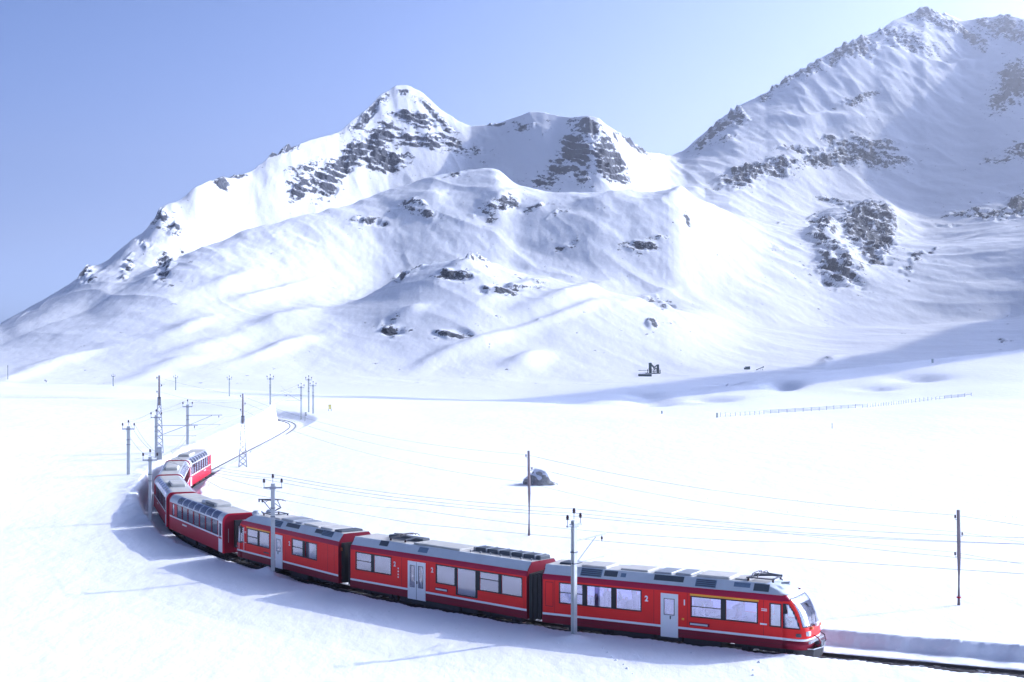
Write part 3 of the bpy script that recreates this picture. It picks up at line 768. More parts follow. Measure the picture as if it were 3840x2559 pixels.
r2 = nt.nodes.new("ShaderNodeMapRange"); r2.inputs['From Min'].default_value = 0.56; r2.inputs['From Max'].default_value = 0.64
nt.links.new(n1.outputs['Fac'], r2.inputs[0])
mx = nt.nodes.new("ShaderNodeMix"); mx.data_type = 'RGBA'; mx.inputs[7].default_value = (0.85, 0.87, 0.9, 1)
nt.links.new(r2.outputs[0], mx.inputs[0]); nt.links.new(r1.outputs[0], mx.inputs[6]); nt.links.new(mx.outputs[2], b.inputs['Base Color'])
bp = nt.nodes.new("ShaderNodeBump"); bp.inputs['Strength'].default_value = 0.8; bp.inputs['Distance'].default_value = 0.05
nt.links.new(n2.outputs['Distance'], bp.inputs['Height']); nt.links.new(bp.outputs[0], b.inputs['Normal'])
b.inputs['Roughness'].default_value = 0.9
M['ballast'] = m
sweep([(-0.82, -0.30), (0.82, -0.30), (0.72, -0.165), (-0.72, -0.165)], 0.8, 0, 172).build('ballast', 'ballast', track)
RAIL = [(-0.06, -0.14), (0.06, -0.14), (0.06, -0.12), (0.012, -0.105), (0.012, -0.04), (0.032, -0.03), (0.032, 0), (-0.032, 0), (-0.032, -0.03), (-0.012, -0.04), (-0.012, -0.105), (-0.06, -0.12)]
for off in (-0.53, 0.53):
    sweep(RAIL, 0.5, off).build('rail', 'steel', track)
sl = MB().bbox(-0.09, 0.09, -0.78, 0.78, -0.24, -0.135, 0.015).build('sleeper', 'under', mesh_only=True)
P, T = offset_path(0.66, 0)
for p, t in zip(P, T):
    if p[1] < 60 or p[1] > 312 or p[0] < -95: continue
    link_mesh('sleeper', sl, track, (p[0], p[1], 0), math.atan2(t[1], t[0]))

# ------------------------------------------------------------------ parts shared by the cars
W = 1.33
def text_mesh(body, size):
    cu = bpy.data.curves.new('numeral', 'FONT'); cu.body = body; cu.size = size; cu.extrude = 0.004; cu.offset = 0.012
    cu.align_x = 'CENTER'; cu.align_y = 'CENTER'
    o = bpy.data.objects.new('numeral', cu); COL.objects.link(o)
    dg = bpy.context.evaluated_depsgraph_get(); dg.update()
    me = bpy.data.meshes.new_from_object(o.evaluated_get(dg))
    bpy.data.objects.remove(o); me.name = 'numeral'
    me.materials.clear(); me.materials.append(M['white'])
    return me
NUM = {c: text_mesh(c, 0.40) for c in '12'}
def numeral(root, ch, x, z):
    for s in (-1, 1):
        o = bpy.data.objects.new('numeral', NUM[ch]); COL.objects.link(o); o.parent = root
        o.location = (x, s * (W + 0.008), z)
        o.rotation_euler = (math.radians(90), 0, 0 if s < 0 else math.pi)

def bogie(root, x, wb=2.0):
    o = MB().box(x - wb / 2 - 0.55, x + wb / 2 + 0.55, -0.95, -0.80, 0.30, 0.52).box(x - wb / 2 - 0.55, x + wb / 2 + 0.55, 0.80, 0.95, 0.30, 0.52).box(x - 0.3, x + 0.3, -0.8, 0.8, 0.28, 0.55)
    for s in (-1, 1):
        for e in (-1, 1):
            o.bbox(x + e * wb / 2 - 0.16, x + e * wb / 2 + 0.16, s * 0.88 - 0.14, s * 0.88 + 0.14, 0.20, 0.50, 0.03)
            o.tube([(x + e * 0.35, s * 0.9, 0.5), (x + e * 0.35, s * 0.9, 0.72)], 0.09, 8)
    bo = o.build('bogie', 'under', root)
    for e in (-1, 1):
        for s in (-1, 1):
            w = MB()
            ring = [(0.12, -0.06), (0.34, -0.05), (0.37, -0.03), (0.37, 0.0), (0.34, 0.06), (0.30, 0.06), (0.28, 0.02), (0.12, 0.05)]
            n = 16; vs = []; fs = []
            for r, y in ring:
                for j in range(n):
                    t = 2 * math.pi * j / n
                    vs.append((x + e * wb / 2 + r * math.cos(t), s * (0.56 + y), 0.37 + r * math.sin(t)))
            for i in range(len(ring)):
                q = (i + 1) % len(ring)
                for j in range(n):
                    k = (j + 1) % n
                    fs.append((i * n + j, i * n + k, q * n + k, q * n + j))
            w.add(vs, fs).build('wheel', 'wheel', bo)

def window(root, x0, x1, z0, z1, gl='window', fl=0.06, fr=0.06, transom=None, y=W, name='window'):
    """glazing on both sides of the car: black frame (fl, fr = its width left and right), recessed pane"""
    for s in (-1, 1):
        f = MB().wall(x0 - fl, x1 + fr, z0 - 0.06, z1 + 0.06, s * (y + 0.012) if s < 0 else y - 0.03, 0.042, [(x0, x1, z0, z1)])
        o = f.build(name, 'black', root)
        MB().box(x0 - 0.01, x1 + 0.01, s * (y - 0.022) - 0.004, s * (y - 0.022) + 0.004, z0 - 0.01, z1 + 0.01).build('pane', gl, o)
        if transom:
            MB().box(x0, x1, s * y - 0.014, s * y + 0.014, transom - 0.018, transom + 0.018).build('transom', 'black', o)

def door(root, x0, x1, panes, z0=0.50, z1=2.76):
    for s in (-1, 1):
        ya = -(W + 0.03) if s < 0 else W - 0.01
        mb = MB().wall(x0, x1, z0, z1, ya, 0.04, panes)
        o = mb.build('door', 'white', root)
        for p in panes:
            MB().wall(p[0] - 0.03, p[1] + 0.03, p[2] - 0.03, p[3] + 0.03, s * (W + 0.034) - 0.004, 0.008, [p]).build('window_seal', 'black', o)
            MB().box(p[0], p[1], s * (W + 0.005) - 0.004, s * (W + 0.005) + 0.004, p[2], p[3]).build('pane', 'window', o)
        if len(panes) > 1:
            xm = (x0 + x1) / 2
            MB().box(xm - 0.012, xm + 0.012, s * (W + 0.035) - 0.003, s * (W + 0.035) + 0.003, z0 + 0.02, z1 - 0.02).build('door_seam', 'black', o)
        MB().box((x0 + x1) / 2 + 0.04, (x0 + x1) / 2 + 0.09, s * (W + 0.05) - 0.012, s * (W + 0.05) + 0.012, 1.45, 1.62).build('handle', 'black', o)

def seats(root, xs, y_in=0.42, z0=1.02):
    me = MB().bbox(-0.25, 0.25, -0.44, 0.44, 0.30, 0.46, 0.03).bbox(-0.31, -0.17, -0.44, 0.44, 0.40, 1.10, 0.04).box(-0.2, 0.2, -0.2, 0.2, 0, 0.3).build('seat', 'seat', mesh_only=True)
    for i, x in enumerate(xs):
        for s in (-1, 1):
            link_mesh('seat', me, root, (x, s * 0.80, z0), 0 if i % 2 == 0 else math.pi)

R0, R1 = (1.235, 3.20), (0.93, 3.66)          # foot and head of the sloping roof flank: (across, up)
def roof_panel(root, x0, x1, u0, u1, mat, name='roof_grille', slats=0):
    for s in (-1, 1):
        def pt(x, u, d):
            a = R0[0] + (R1[0] - R0[0]) * u + 0.83 * d; z = R0[1] + (R1[1] - R0[1]) * u + 0.55 * d
            return (x, s * a, z)
        vs = [pt(x, u, d) for d in (0.0, 0.022) for u in (u0, u1) for x in (x0, x1)]
        o = MB().add(vs, [(0, 1, 3, 2), (4, 6, 7, 5), (0, 4, 5, 1), (2, 3, 7, 6), (0, 2, 6, 4), (1, 5, 7, 3)]).build(name, mat, root)
        for k in range(slats):
            ua = u0 + (u1 - u0) * (k + 0.35) / slats; ub = u0 + (u1 - u0) * (k + 0.75) / slats
            vs = [pt(x, u, d) for d in (0.022, 0.04) for u in (ua, ub) for x in (x0 + 0.05, x1 - 0.05)]
            MB().add(vs, [(0, 1, 3, 2), (4, 6, 7, 5), (0, 4, 5, 1), (2, 3, 7, 6), (0, 2, 6, 4), (1, 5, 7, 3)]).build('slat', 'grille', o)

def pantograph(root, x, up, d=1):
    """up = height of the collector head above the roof; d = which way the knee points"""
    base = MB().box(x - 0.75, x + 0.75, -0.62, -0.55, 3.80, 3.86).box(x - 0.75, x + 0.75, 0.55, 0.62, 3.80, 3.86).box(x - 0.7, x - 0.62, -0.6, 0.6, 3.80, 3.86).box(x + 0.62, x + 0.7, -0.6, 0.6, 3.80, 3.86)
    o = base.build('pantograph', 'dark_steel', root)
    for sx in (-0.66, 0.66):
        for sy in (-0.58, 0.58):
            MB().lathe([(0.05, 0), (0.075, 0.03), (0.05, 0.05), (0.075, 0.08), (0.05, 0.11), (0.05, 0.14)], 8, (x + sx, sy, 3.66)).build('insulator', 'insulator', o)
    z0 = 3.86
    knee = (x + d * (0.75 if up > 0.5 else 0.95), z0 + up * 0.46 + 0.05); head = (x - d * 0.25, z0 + up)
    MB().tube([(x - d * 0.55, 0, z0), (knee[0], 0, knee[1])], 0.045, 6).tube([(x - d * 0.35, 0.12, z0), (knee[0] - d * 0.1, 0.12, knee[1] - 0.03)], 0.02, 5).build('lower_arm', 'dark_steel', o)
    MB().tube([(knee[0], 0, knee[1]), (head[0], 0.26, head[1])], 0.028, 6).tube([(knee[0], 0, knee[1]), (head[0], -0.26, head[1])], 0.028, 6).build('upper_arm', 'dark_steel', o)
    h = MB()
    for e in (-0.16, 0.16):
        h.tube([(head[0] + e, -0.82, head[1] - 0.10), (head[0] + e, -0.62, head[1] + 0.02), (head[0] + e, -0.3, head[1] + 0.05), (head[0] + e, 0.3, head[1] + 0.05), (head[0] + e, 0.62, head[1] + 0.02), (head[0] + e, 0.82, head[1] - 0.10)], 0.025, 6)
    h.tube([(head[0] - 0.16, -0.3, head[1]), (head[0] + 0.16, -0.3, head[1])], 0.02, 5).tube([(head[0] - 0.16, 0.3, head[1]), (head[0] + 0.16, 0.3, head[1])], 0.02, 5)
    h.build('collector_head', 'steel', o)

def railcar_shell(root, L, holes, xr, xa=0.0):
    """flat-sided part of a red railcar between xa and L: walls, stripe, shoulder, roof, floor, lining"""
    for s in (-1, 1):
        ya = -W if s < 0 else W - 0.06
        low = [h for h in holes if h[2] < 1.0]
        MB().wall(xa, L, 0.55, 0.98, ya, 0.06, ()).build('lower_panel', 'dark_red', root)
        MB().wall(xa, L, 0.98, 1.10, ya - (0.004 if s < 0 else -0.004), 0.06, ()).build('stripe', 'white', root)
        MB().wall(xa, L, 1.10, 2.90, ya, 0.06, holes).build('side_wall', 'red', root)
        MB().wall(xa + 0.05, L, 1.02, 3.02, s * 1.245 - 0.008, 0.016, [(h[0] - 0.03, h[1] + 0.03, h[2] - 0.03, h[3] + 0.03) for h in holes]).build('lining', 'inner', root)
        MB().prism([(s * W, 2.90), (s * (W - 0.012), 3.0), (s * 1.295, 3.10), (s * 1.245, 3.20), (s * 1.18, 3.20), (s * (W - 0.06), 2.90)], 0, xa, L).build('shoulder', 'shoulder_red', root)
        MB().prism([(s * R0[0], R0[1]), (s * R1[0], R1[1]), (s * (R1[0] - 0.06), R1[1]), (s * (R0[0] - 0.06), R0[1])], 0, xa, xr).build('roof_flank', 'roof_grey', root)
        MB().box(xa, L, s * 1.26 - 0.012, s * 1.26 + 0.012, 3.188, 3.205).build('gutter', 'silver', root)
    MB().box(xa, xr, -0.925, 0.925, 3.60, 3.655).build('roof', 'roof_top', root)
    MB().box(xa, L, -1.17, 1.17, 3.02, 3.06).build('ceiling', 'inner', root)
    MB().box(xa + 0.02, L, -1.26, 1.26, 0.94, 1.02).build('floor', 'floor', root)

def underframe(root, spans):
    for x0, x1, z0 in spans:
        MB().bbox(x0, x1, -1.18, 1.18, z0, 0.55, 0.06).build('equipment_box', 'under', root)

def gangway(root, x0, x1, half=True):
    """folded black bellows"""
    n = 7; o = MB()
    for i in range(n):
        a = x0 + (x1 - x0) * i / n; c = x0 + (x1 - x0) * (i + 0.7) / n
        q = 0.0 if i % 2 else 0.04
        o.box(min(a, c), max(a, c), -1.16 + q, 1.16 - q, 0.62, 3.12 - q)
    o.build('gangway', 'black', root)

def end_wall(root, x, mat='dark_red'):
    MB().prism([(-W, 0.55), (W, 0.55), (W, 2.9), (1.24, 3.2), (0.93, 3.655), (-0.93, 3.655), (-1.24, 3.2), (-W, 2.9)], 0, x - 0.03, x + 0.03).build('end_wall', mat, root)

def roof_box(root, x0, x1, y0, y1, h, mat='roof_top', name='roof_box', z=3.655):
    return MB().bbox(x0, x1, y0, y1, z, z + h, 0.04).build(name, mat, root)

# ------------------------------------------------------------------ driving cab
def nose(root, L, xs, xr):
    """rounded cab from xs to the tip at L, split into its paint areas and glazing"""
    zc = np.array([0.55, 1.15, 1.45, 1.75, 2.10, 2.45, 2.75, 3.00, 3.20, 3.38, 3.52, 3.60, 3.655])
    xc = L + np.array([-0.04, 0.0, -0.03, -0.12, -0.24, -0.40, -0.60, -0.86, -1.14, -1.50, -1.90, -2.2, -2.55])
    zw = [0.55, 2.90, 3.0, 3.10, 3.20, 3.40, 3.55, 3.655]; ww = [W, W, W - 0.012, 1.295, 1.24, 1.10, 1.00, 0.93]
    zs = np.concatenate([np.array([0.55, 0.98, 1.10]), np.linspace(1.14, 3.20, 54)])
    zs = list(np.unique(np.round(np.concatenate([zs, [1.62, 1.74, 2.78, 2.95, 3.02]]), 4)))
    n_low = len(zs)
    zs += list(np.linspace(3.20, 3.655, 14))           # the sloping roof reaches further back than the walls
    nph = 60
    ph = np.linspace(0, math.pi, nph + 1)
    G = []
    for i, z in enumerate(zs):
        xb = xs if i < n_low else xr
        p = 4.2 if i < n_low else np.interp(z, [3.2, 3.655], [4.6, 8.0])
        w = np.interp(z, zw, ww); xt = max(np.interp(z, zc, xc), xb + 0.02)
        row = []
        for a in ph:
            c, s_ = math.cos(a), math.sin(a)
            y = -w * math.copysign(abs(c)**(2 / p), c)
            x = xb + (xt - xb) * abs(s_)**(2 / p)
            row.append((x, y, z))
        G.append(row)
    groups = {}
    for i in range(len(zs) - 1):
        if i == n_low - 1: continue
        for j in range(nph):
            q = [G[i][j], G[i][j + 1], G[i + 1][j + 1], G[i + 1][j]]
            cx_ = sum(v[0] for v in q) / 4; cy_ = sum(v[1] for v in q) / 4; cz_ = sum(v[2] for v in q) / 4
            w = np.interp(cz_, zw, ww); xt = np.interp(cz_, zc, xc)
            fy = abs(cy_) / w
            d = xt - cx_                                    # distance behind the tip at this height
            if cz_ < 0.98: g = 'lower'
            elif cz_ < 1.10: g = 'stripe'
            elif 1.70 < cz_ < 3.02 and fy < 0.86 and d < 0.34: g = 'windscreen'
            elif 1.62 < cz_ < 2.76 and fy > 0.93 and cx_ > L - 1.20 and d > 0.40 and cx_ < L - 0.42: g = 'cab_window_' + ('r' if cy_ < 0 else 'l')
            elif 1.56 < cz_ < 2.82 and fy > 0.90 and cx_ > L - 1.28 and d > 0.34 and cx_ < L - 0.34: g = 'frame_' + ('r' if cy_ < 0 else 'l')
            elif 1.66 < cz_ < 3.04 and fy < 0.885 and d < 0.37: g = 'screen_frame'
            elif cz_ > 3.20 or (cz_ > 3.0 and fy < 0.9): g = 'roof'
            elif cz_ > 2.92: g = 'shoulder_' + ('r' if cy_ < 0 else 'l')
            else: g = 'red'
            groups.setdefault(g, []).append(q)
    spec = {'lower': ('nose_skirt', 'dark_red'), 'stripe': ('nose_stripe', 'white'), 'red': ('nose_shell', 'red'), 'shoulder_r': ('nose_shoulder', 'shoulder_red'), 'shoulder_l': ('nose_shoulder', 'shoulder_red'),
            'roof': ('nose_roof', 'roof_grey'), 'windscreen': ('windscreen', 'cab_glass'), 'screen_frame': ('windscreen_frame', 'black'),
            'cab_window_r': ('cab_window', 'cab_glass'), 'cab_window_l': ('cab_window', 'cab_glass'), 'frame_r': ('cab_window_frame', 'black'), 'frame_l': ('cab_window_frame', 'black')}
    for g, qs in groups.items():
        mb = MB()
        for q in qs: mb.add(q, [(0, 1, 2, 3)])
        mb.build(spec[g][0], spec[g][1], root, smooth=True, solidify=0.03)
    MB().box(xs - 0.5, L - 0.3, -1.15, 1.15, 0.94, 1.02).build('cab_floor', 'floor', root)
    MB().prism([(L - 1.15, 1.02), (L - 0.35, 1.02), (L - 0.38, 1.62), (L - 0.85, 1.72), (L - 1.15, 1.66)], 1, -1.05, 1.05).build('driving_desk', 'inner', root)
    # marker lights, side lamp, coupler, plough
    for s in (-1, 1):
        MB().bbox(L - 0.24, L - 0.02, s * 0.92 - 0.16, s * 0.92 + 0.16, 1.24, 1.46, 0.03).build('headlight', 'lamp', root)
        MB().bbox(L - 0.62, L - 0.36, s * 1.30 - 0.05, s * 1.30 + 0.05, 1.20, 1.36, 0.02).build('side_lamp', 'dark_steel', root)
        MB().bbox(L - 0.10, L + 0.04, s * 0.62 - 0.09, s * 0.62 + 0.09, 1.52, 1.66, 0.02).build('tail_light', 'orange', root)
        MB().tube([(L + 0.02, s * 0.5, 1.22), (L + 0.26, s * 0.5, 1.10), (L + 0.36, s * 0.42, 0.86), (L + 0.22, s * 0.34, 0.66), (L, s * 0.3, 0.72)], 0.028, 6).build('jumper_cable', 'dark_red' if s < 0 else 'black', root)
    MB().bbox(L - 0.02, L + 0.10, -0.20, 0.20, 1.62, 1.78, 0.03).build('top_headlight', 'lamp', root)
    MB().bbox(L - 0.2, L + 0.22, -0.16, 0.16, 0.62, 0.86, 0.03).box(L + 0.2, L + 0.34, -0.26, 0.26, 0.58, 0.92).tube([(L - 0.1, 0, 0.74), (L + 0.3, 0, 0.74)], 0.09, 8).build('coupler', 'dark_steel', root)
    MB().prism([(-1.05, 0.86), (1.05, 0.86), (1.05, 0.96), (-1.05, 0.96)], 0, L - 0.06, L + 0.05).build('buffer_beam', 'galv', root)
    plough = MB()
    prof = [(L - 0.95, 1.18, 0.56), (L + 0.16, 0.86, 0.56), (L + 0.36, 0.0, 0.56), (L + 0.16, -0.86, 0.56), (L - 0.95, -1.18, 0.56)]
    lowp = [(L - 0.48, 1.06, 0.10), (L + 0.10, 0.80, 0.10), (L + 0.26, 0.0, 0.10), (L + 0.10, -0.80, 0.10), (L - 0.48, -1.06, 0.10)]
    for a in range(4):
        plough.add([prof[a], prof[a + 1], lowp[a + 1], lowp[a]], [(0, 1, 2, 3)])
    plough.build('snow_plough', 'under', root, solidify=0.05)
    MB().tube([(L - 0.95, -1.2, 0.585), (L + 0.16, -0.88, 0.585), (L + 0.38, 0, 0.585), (L + 0.16, 0.88, 0.585), (L - 0.95, 1.2, 0.585)], 0.03, 6).build('plough_edge', 'galv', root)
    # wiper and roof horn
    MB().tube([(L - 0.02, 0.0, 1.80), (L - 0.22, 0.42, 2.30)], 0.012, 5).build('wiper', 'black', root)
    MB().tube([(L - 1.75, -0.2, 3.62), (L - 1.3, -0.2, 3.66)], 0.05, 8, 0.09).build('horn', 'galv', root)

def place(name, label, front, rear, at_rear=True, group=None):
    f = Vector(front); r = Vector(rear); d = (f - r).normalized()
    return thing(name, label, 'railcar' if 'railcar' in name else 'coach', (r.x, r.y, 0), math.atan2(d.y, d.x), group)

# ------------------------------------------------------------------ the leading railcar (cab towards the right)
LF = 14.92
car1 = place('driving_railcar', 'red leading railcar with rounded glazed cab and silver roof at the front of the train', (2.33 + 0.8688 * LF, 78.85 - 0.4952 * LF), (2.33, 78.85), group='red railcars at the head of the train')
wins = [(1.07, 2.43), (2.71, 4.15), (4.45, 5.86), (8.74, 10.34), (10.62, 12.27)]
holes = [(a, c, 1.72, 2.75) for a, c in wins] + [(7.23, 7.77, 1.68, 2.48), (12.99, 13.50, 1.65, 2.72)]
railcar_shell(car1, 13.62, holes, 12.60)
window(car1, 1.07, 2.43, 1.72, 2.75, fr=0.14, transom=2.27)
window(car1, 2.71, 4.15, 1.72, 2.75, fl=0.14, fr=0.15)
window(car1, 4.45, 5.86, 1.72, 2.75, fl=0.15)
window(car1, 8.74, 10.34, 1.72, 2.70, fr=0.14, transom=2.22)
window(car1, 10.62, 12.27, 1.72, 2.70, fl=0.14)
window(car1, 12.99, 13.50, 1.65, 2.72, 'cab_glass', name='cab_door_window')
door(car1, 7.02, 7.99, [(7.23, 7.77, 1.68, 2.48)])
numeral(car1, '2', 6.20, 2.37); numeral(car1, '1', 8.34, 2.36)
for s in (-1, 1):
    MB().box(8.65, 12.37, s * (W + 0.012) - 0.008, s * (W + 0.012) + 0.008, 2.775, 2.86).build('first_class_stripe', 'yellow', car1)
    MB().box(8.66, 9.62, s * (W + 0.006) - 0.005, s * (W + 0.006) + 0.005, 1.26, 1.35).build('destination_plate', 'silver', car1)
    MB().box(8.60, 9.72, s * (W + 0.002) - 0.003, s * (W + 0.002) + 0.003, 1.22, 1.40).build('plate_recess', 'dark_red', car1)
    for z in (2.36, 2.44): MB().box(12.50, 12.80, s * (W + 0.004) - 0.004, s * (W + 0.004) + 0.004, z - 0.02, z + 0.02).build('lettering_plate', 'white', car1)
    MB().box(12.44, 12.80, s * (W + 0.004) - 0.004, s * (W + 0.004) + 0.004, 1.64, 1.72).build('lettering_plate', 'white', car1)
    MB().bbox(8.20, 8.32, s * (W + 0.004) - 0.012, s * (W + 0.004) + 0.012, 1.46, 1.56, 0.005).build('door_button', 'yellow', car1)
    MB().wall(0.16, 0.66, 1.45, 2.78, s * (W + 0.003) - 0.002, 0.004, [(0.185, 0.635, 1.475, 2.755)]).build('equipment_hatch', 'dark_red', car1)
for a in ((2.23, 3.49, .12, .92, 'grille_blue', 4), (3.62, 4.39, .30, .88, 'grille', 0), (4.60, 4.90, .35, .75, 'grille_blue', 0), (6.52, 8.19, .36, .92, 'grille', 0), (8.87, 10.0, .10, .86, 'grille_blue', 4), (10.95, 11.82, .42, .86, 'grille_blue', 0), (0.95, 1.70, .20, .80, 'roof_grey', 0)):
    roof_panel(car1, a[0], a[1], a[2], a[3], a[4], slats=a[5])
roof_box(car1, 0.6, 1.5, -0.5, 0.55, 0.10, 'grille'); roof_box(car1, 2.1, 3.6, -0.8, 0.8, 0.12); roof_box(car1, 4.4, 6.0, -0.7, 0.75, 0.10)
roof_box(car1, 6.4, 7.4, -0.8, 0.8, 0.10, 'galv'); roof_box(car1, 7.6, 8.5, -0.8, 0.8, 0.12, 'galv'); roof_box(car1, 8.8, 10.6, -0.8, 0.8, 0.14); roof_box(car1, 10.8, 11.6, -0.6, 0.7, 0.08)
roof_panel(car1, 12.02, 12.83, .18, .9, 'grille', 'pantograph_recess')
pantograph(car1, 12.2, 0.16)
nose(car1, LF, 13.60, 12.58)
end_wall(car1, 0.0); gangway(car1, -0.95, -0.03)
underframe(car1, [(4.2, 6.6, 0.16), (8.2, 10.3, 0.20), (6.7, 8.1, 0.30)]); bogie(car1, 2.6); bogie(car1, 12.5)
seats(car1, [1.3, 2.95, 3.1, 4.7, 4.9, 6.2, 9.1, 10.4, 10.6, 11.9])

# ------------------------------------------------------------------ the middle railcar
LM = 15.0
car2 = place('middle_railcar', 'red middle railcar with white double doors, coupled between the two cab cars', (1.72, 79.5), (-9.18, 89.8), group='red railcars at the head of the train')
wins = [(0.56, 1.97, 1.74, 2.75), (2.24, 3.77, 1.74, 2.75), (7.79, 9.31, 1.74, 2.75), (9.53, 11.01, 1.26, 2.75), (11.37, 12.84, 1.74, 2.75), (13.09, 14.62, 1.74, 2.75)]
dp = [(5.55, 5.90, 1.25, 2.50), (6.28, 6.64, 1.25, 2.50)]
railcar_shell(car2, LM, wins + dp, LM)
window(car2, 0.56, 1.97, 1.74, 2.75, fr=0.135, transom=2.28); window(car2, 2.24, 3.77, 1.74, 2.75, fl=0.135)
window(car2, 7.79, 9.31, 1.74, 2.75, fr=0.11); window(car2, 9.53, 11.01, 1.26, 2.75, fl=0.11, fr=0.18)
window(car2, 11.37, 12.84, 1.74, 2.75, fl=0.18, fr=0.125, transom=2.38); window(car2, 13.09, 14.62, 1.74, 2.75, fl=0.125)
door(car2, 5.32, 6.86, dp)
numeral(car2, '2', 4.13, 2.40); numeral(car2, '2', 7.42, 2.40)
for s in (-1, 1):
    MB().box(7.72, 8.66, s * (W + 0.006) - 0.005, s * (W + 0.006) + 0.005, 1.30, 1.40).build('destination_plate', 'silver', car2)
    MB().box(7.66, 8.76, s * (W + 0.002) - 0.003, s * (W + 0.002) + 0.003, 1.26, 1.45).build('plate_recess', 'dark_red', car2)
    for z in (1.62, 1.78, 1.96, 2.14): MB().bbox(4.40, 4.50, s * (W + 0.003) - 0.004, s * (W + 0.003) + 0.004, z, z + 0.09, 0.002).build('pictogram', 'white', car2)
    for z in (0.8, 1.5, 2.6): MB().bbox(LM + 0.02, LM + 0.16, s * 1.05 - 0.10, s * 1.05 + 0.10, z, z + 0.22, 0.02).build('end_lamp', 'orange' if z > 2 else 'dark_red', car2)
for a in ((5.99, 6.78, .25, .85, 'grille_blue', 0), (6.9, 7.3, .4, .8, 'roof_grey', 0), (2.48, 3.23, .35, .98, 'grille', 0)):
    roof_panel(car2, a[0], a[1], a[2], a[3], a[4], slats=a[5])
roof_box(car2, 5.2, 9.2, -0.8, 0.8, 0.12, 'coach_roof')
rk_ = roof_box(car2, 9.6, 14.9, -0.10, 0.75, 0.22, 'grille', 'resistor_bank')
for k in range(6): MB().box(9.75 + k * 0.95, 9.83 + k * 0.95, -0.16, 0.78, 3.66, 3.90).build('resistor_frame', 'galv', rk_)
roof_box(car2, 1.9, 5.0, 0.15, 0.80, 0.20, 'grille', 'resistor_bank')
for k in range(7): MB().lathe([(0.04, 0), (0.06, 0.03), (0.04, 0.06), (0.06, 0.09), (0.03, 0.12)], 6, (9.9 + k * 0.8, -0.6, 3.66)).build('insulator', 'galv', car2)
pantograph(car2, 3.6, 0.18, -1)
end_wall(car2, 0.0); end_wall(car2, LM); gangway(car2, -0.45, -0.03)
underframe(car2, [(4.4, 9.6, 0.18), (9.7, 11.0, 0.26)]); bogie(car2, 2.4); bogie(car2, 12.7)
seats(car2, [0.8, 1.9, 2.4, 3.6, 8.0, 9.2, 11.5, 12.7, 13.2, 14.4])

# ------------------------------------------------------------------ the rear cab car (cab towards the coaches)
LR = 14.75
gx, gy = -9.95, 90.9
dR = Vector((-0.6048, 0.7963))
car3 = thing('driving_railcar', 'red railcar with raised pantograph and yellow stripe, third from the front beside the coaches', 'railcar', (gx, gy, 0), math.atan2(dR.y, dR.x), 'red railcars at the head of the train')
q = lambda s: 14.85 - s                       # distances read from the cab end
wins = [(q(12.08), q(10.55)), (q(10.23), q(8.81)), (q(5.50), q(4.02)), (q(3.80), q(2.23))]
dpz = (q(7.20), q(6.65), 1.67, 2.45)
railcar_shell(car3, 13.45, [(a, c, 1.70, 2.68) for a, c in wins] + [dpz, (q(1.66), q(1.20), 1.70, 2.68)], 12.40)
window(car3, *wins[0], 1.70, 2.68, fr=0.16); window(car3, *wins[1], 1.70, 2.68, fl=0.16, transom=2.20)
window(car3, *wins[2], 1.70, 2.68, fr=0.11); window(car3, *wins[3], 1.70, 2.68, fl=0.11, transom=2.18)
window(car3, q(1.66), q(1.20), 1.70, 2.68, 'cab_glass', name='cab_door_window')
door(car3, q(7.45), q(6.45), [dpz])
numeral(car3, '2', q(8.42), 2.33); numeral(car3, '1', q(6.05), 2.33)
for s in (-1, 1):
    MB().box(q(5.62), q(2.14), s * (W + 0.012) - 0.008, s * (W + 0.012) + 0.008, 2.755, 2.83).build('first_class_stripe', 'yellow', car3)
    MB().box(q(5.5), q(4.7), s * (W + 0.006) - 0.005, s * (W + 0.006) + 0.005, 1.28, 1.37).build('destination_plate', 'grille', car3)
    for z in (2.36, 2.44, 1.68): MB().box(q(2.06), q(1.80), s * (W + 0.004) - 0.004, s * (W + 0.004) + 0.004, z - 0.02, z + 0.02).build('lettering_plate', 'white', car3)
    for xx in (q(1.80), q(1.05)): MB().tube([(xx, s * (W + 0.05), 1.15), (xx, s * (W + 0.05), 2.75)], 0.022, 6).build('handrail', 'white', car3)
    for z in (0.8, 1.5, 2.6): MB().bbox(-0.16, -0.02, s * 1.05 - 0.10, s * 1.05 + 0.10, z, z + 0.22, 0.02).build('end_lamp', 'orange' if z > 2 else 'dark_red', car3)
for a in ((q(9.3), q(7.53), .40, .92, 'grille', 0), (q(12.35), q(11.45), .40, .90, 'grille', 0), (q(13.73), q(12.4), .25, .95, 'grille_blue', 4), (q(6.9), q(5.6), .12, .9, 'grille_blue', 4)):
    roof_panel(car3, a[0], a[1], a[2], a[3], a[4], slats=a[5])
for a in ((0.5, 1.4, 'grille', .12), (1.7, 3.2, 'roof_top', .12), (3.5, 5.4, 'roof_top', .12), (5.7, 6.6, 'galv', .1), (6.9, 8.6, 'galv', .14), (8.8, 10.0, 'roof_top', .1)):
    roof_box(car3, a[0], a[1], -0.8, 0.8, a[3], a[2])
pantograph(car3, 10.9, 0.86, -1)
for s in (-1, 1): MB().lathe([(0.06, 0), (0.30, 0.05), (0.34, 0.20), (0.22, 0.34), (0.0, 0.38)], 12, (12.7, s * 0.55, 3.55)).build('antenna_dome', 'silver', car3)
nose(car3, LR, 13.43, 12.38)
end_wall(car3, 0.0); gangway(car3, -0.45, -0.03)
underframe(car3, [(4.2, 6.6, 0.16), (8.2, 10.3, 0.20)]); bogie(car3, 2.5); bogie(car3, 12.3)
seats(car3, [1.2, 2.9, 4.5, 5.9, 9.3, 10.6, 10.9, 12.1])

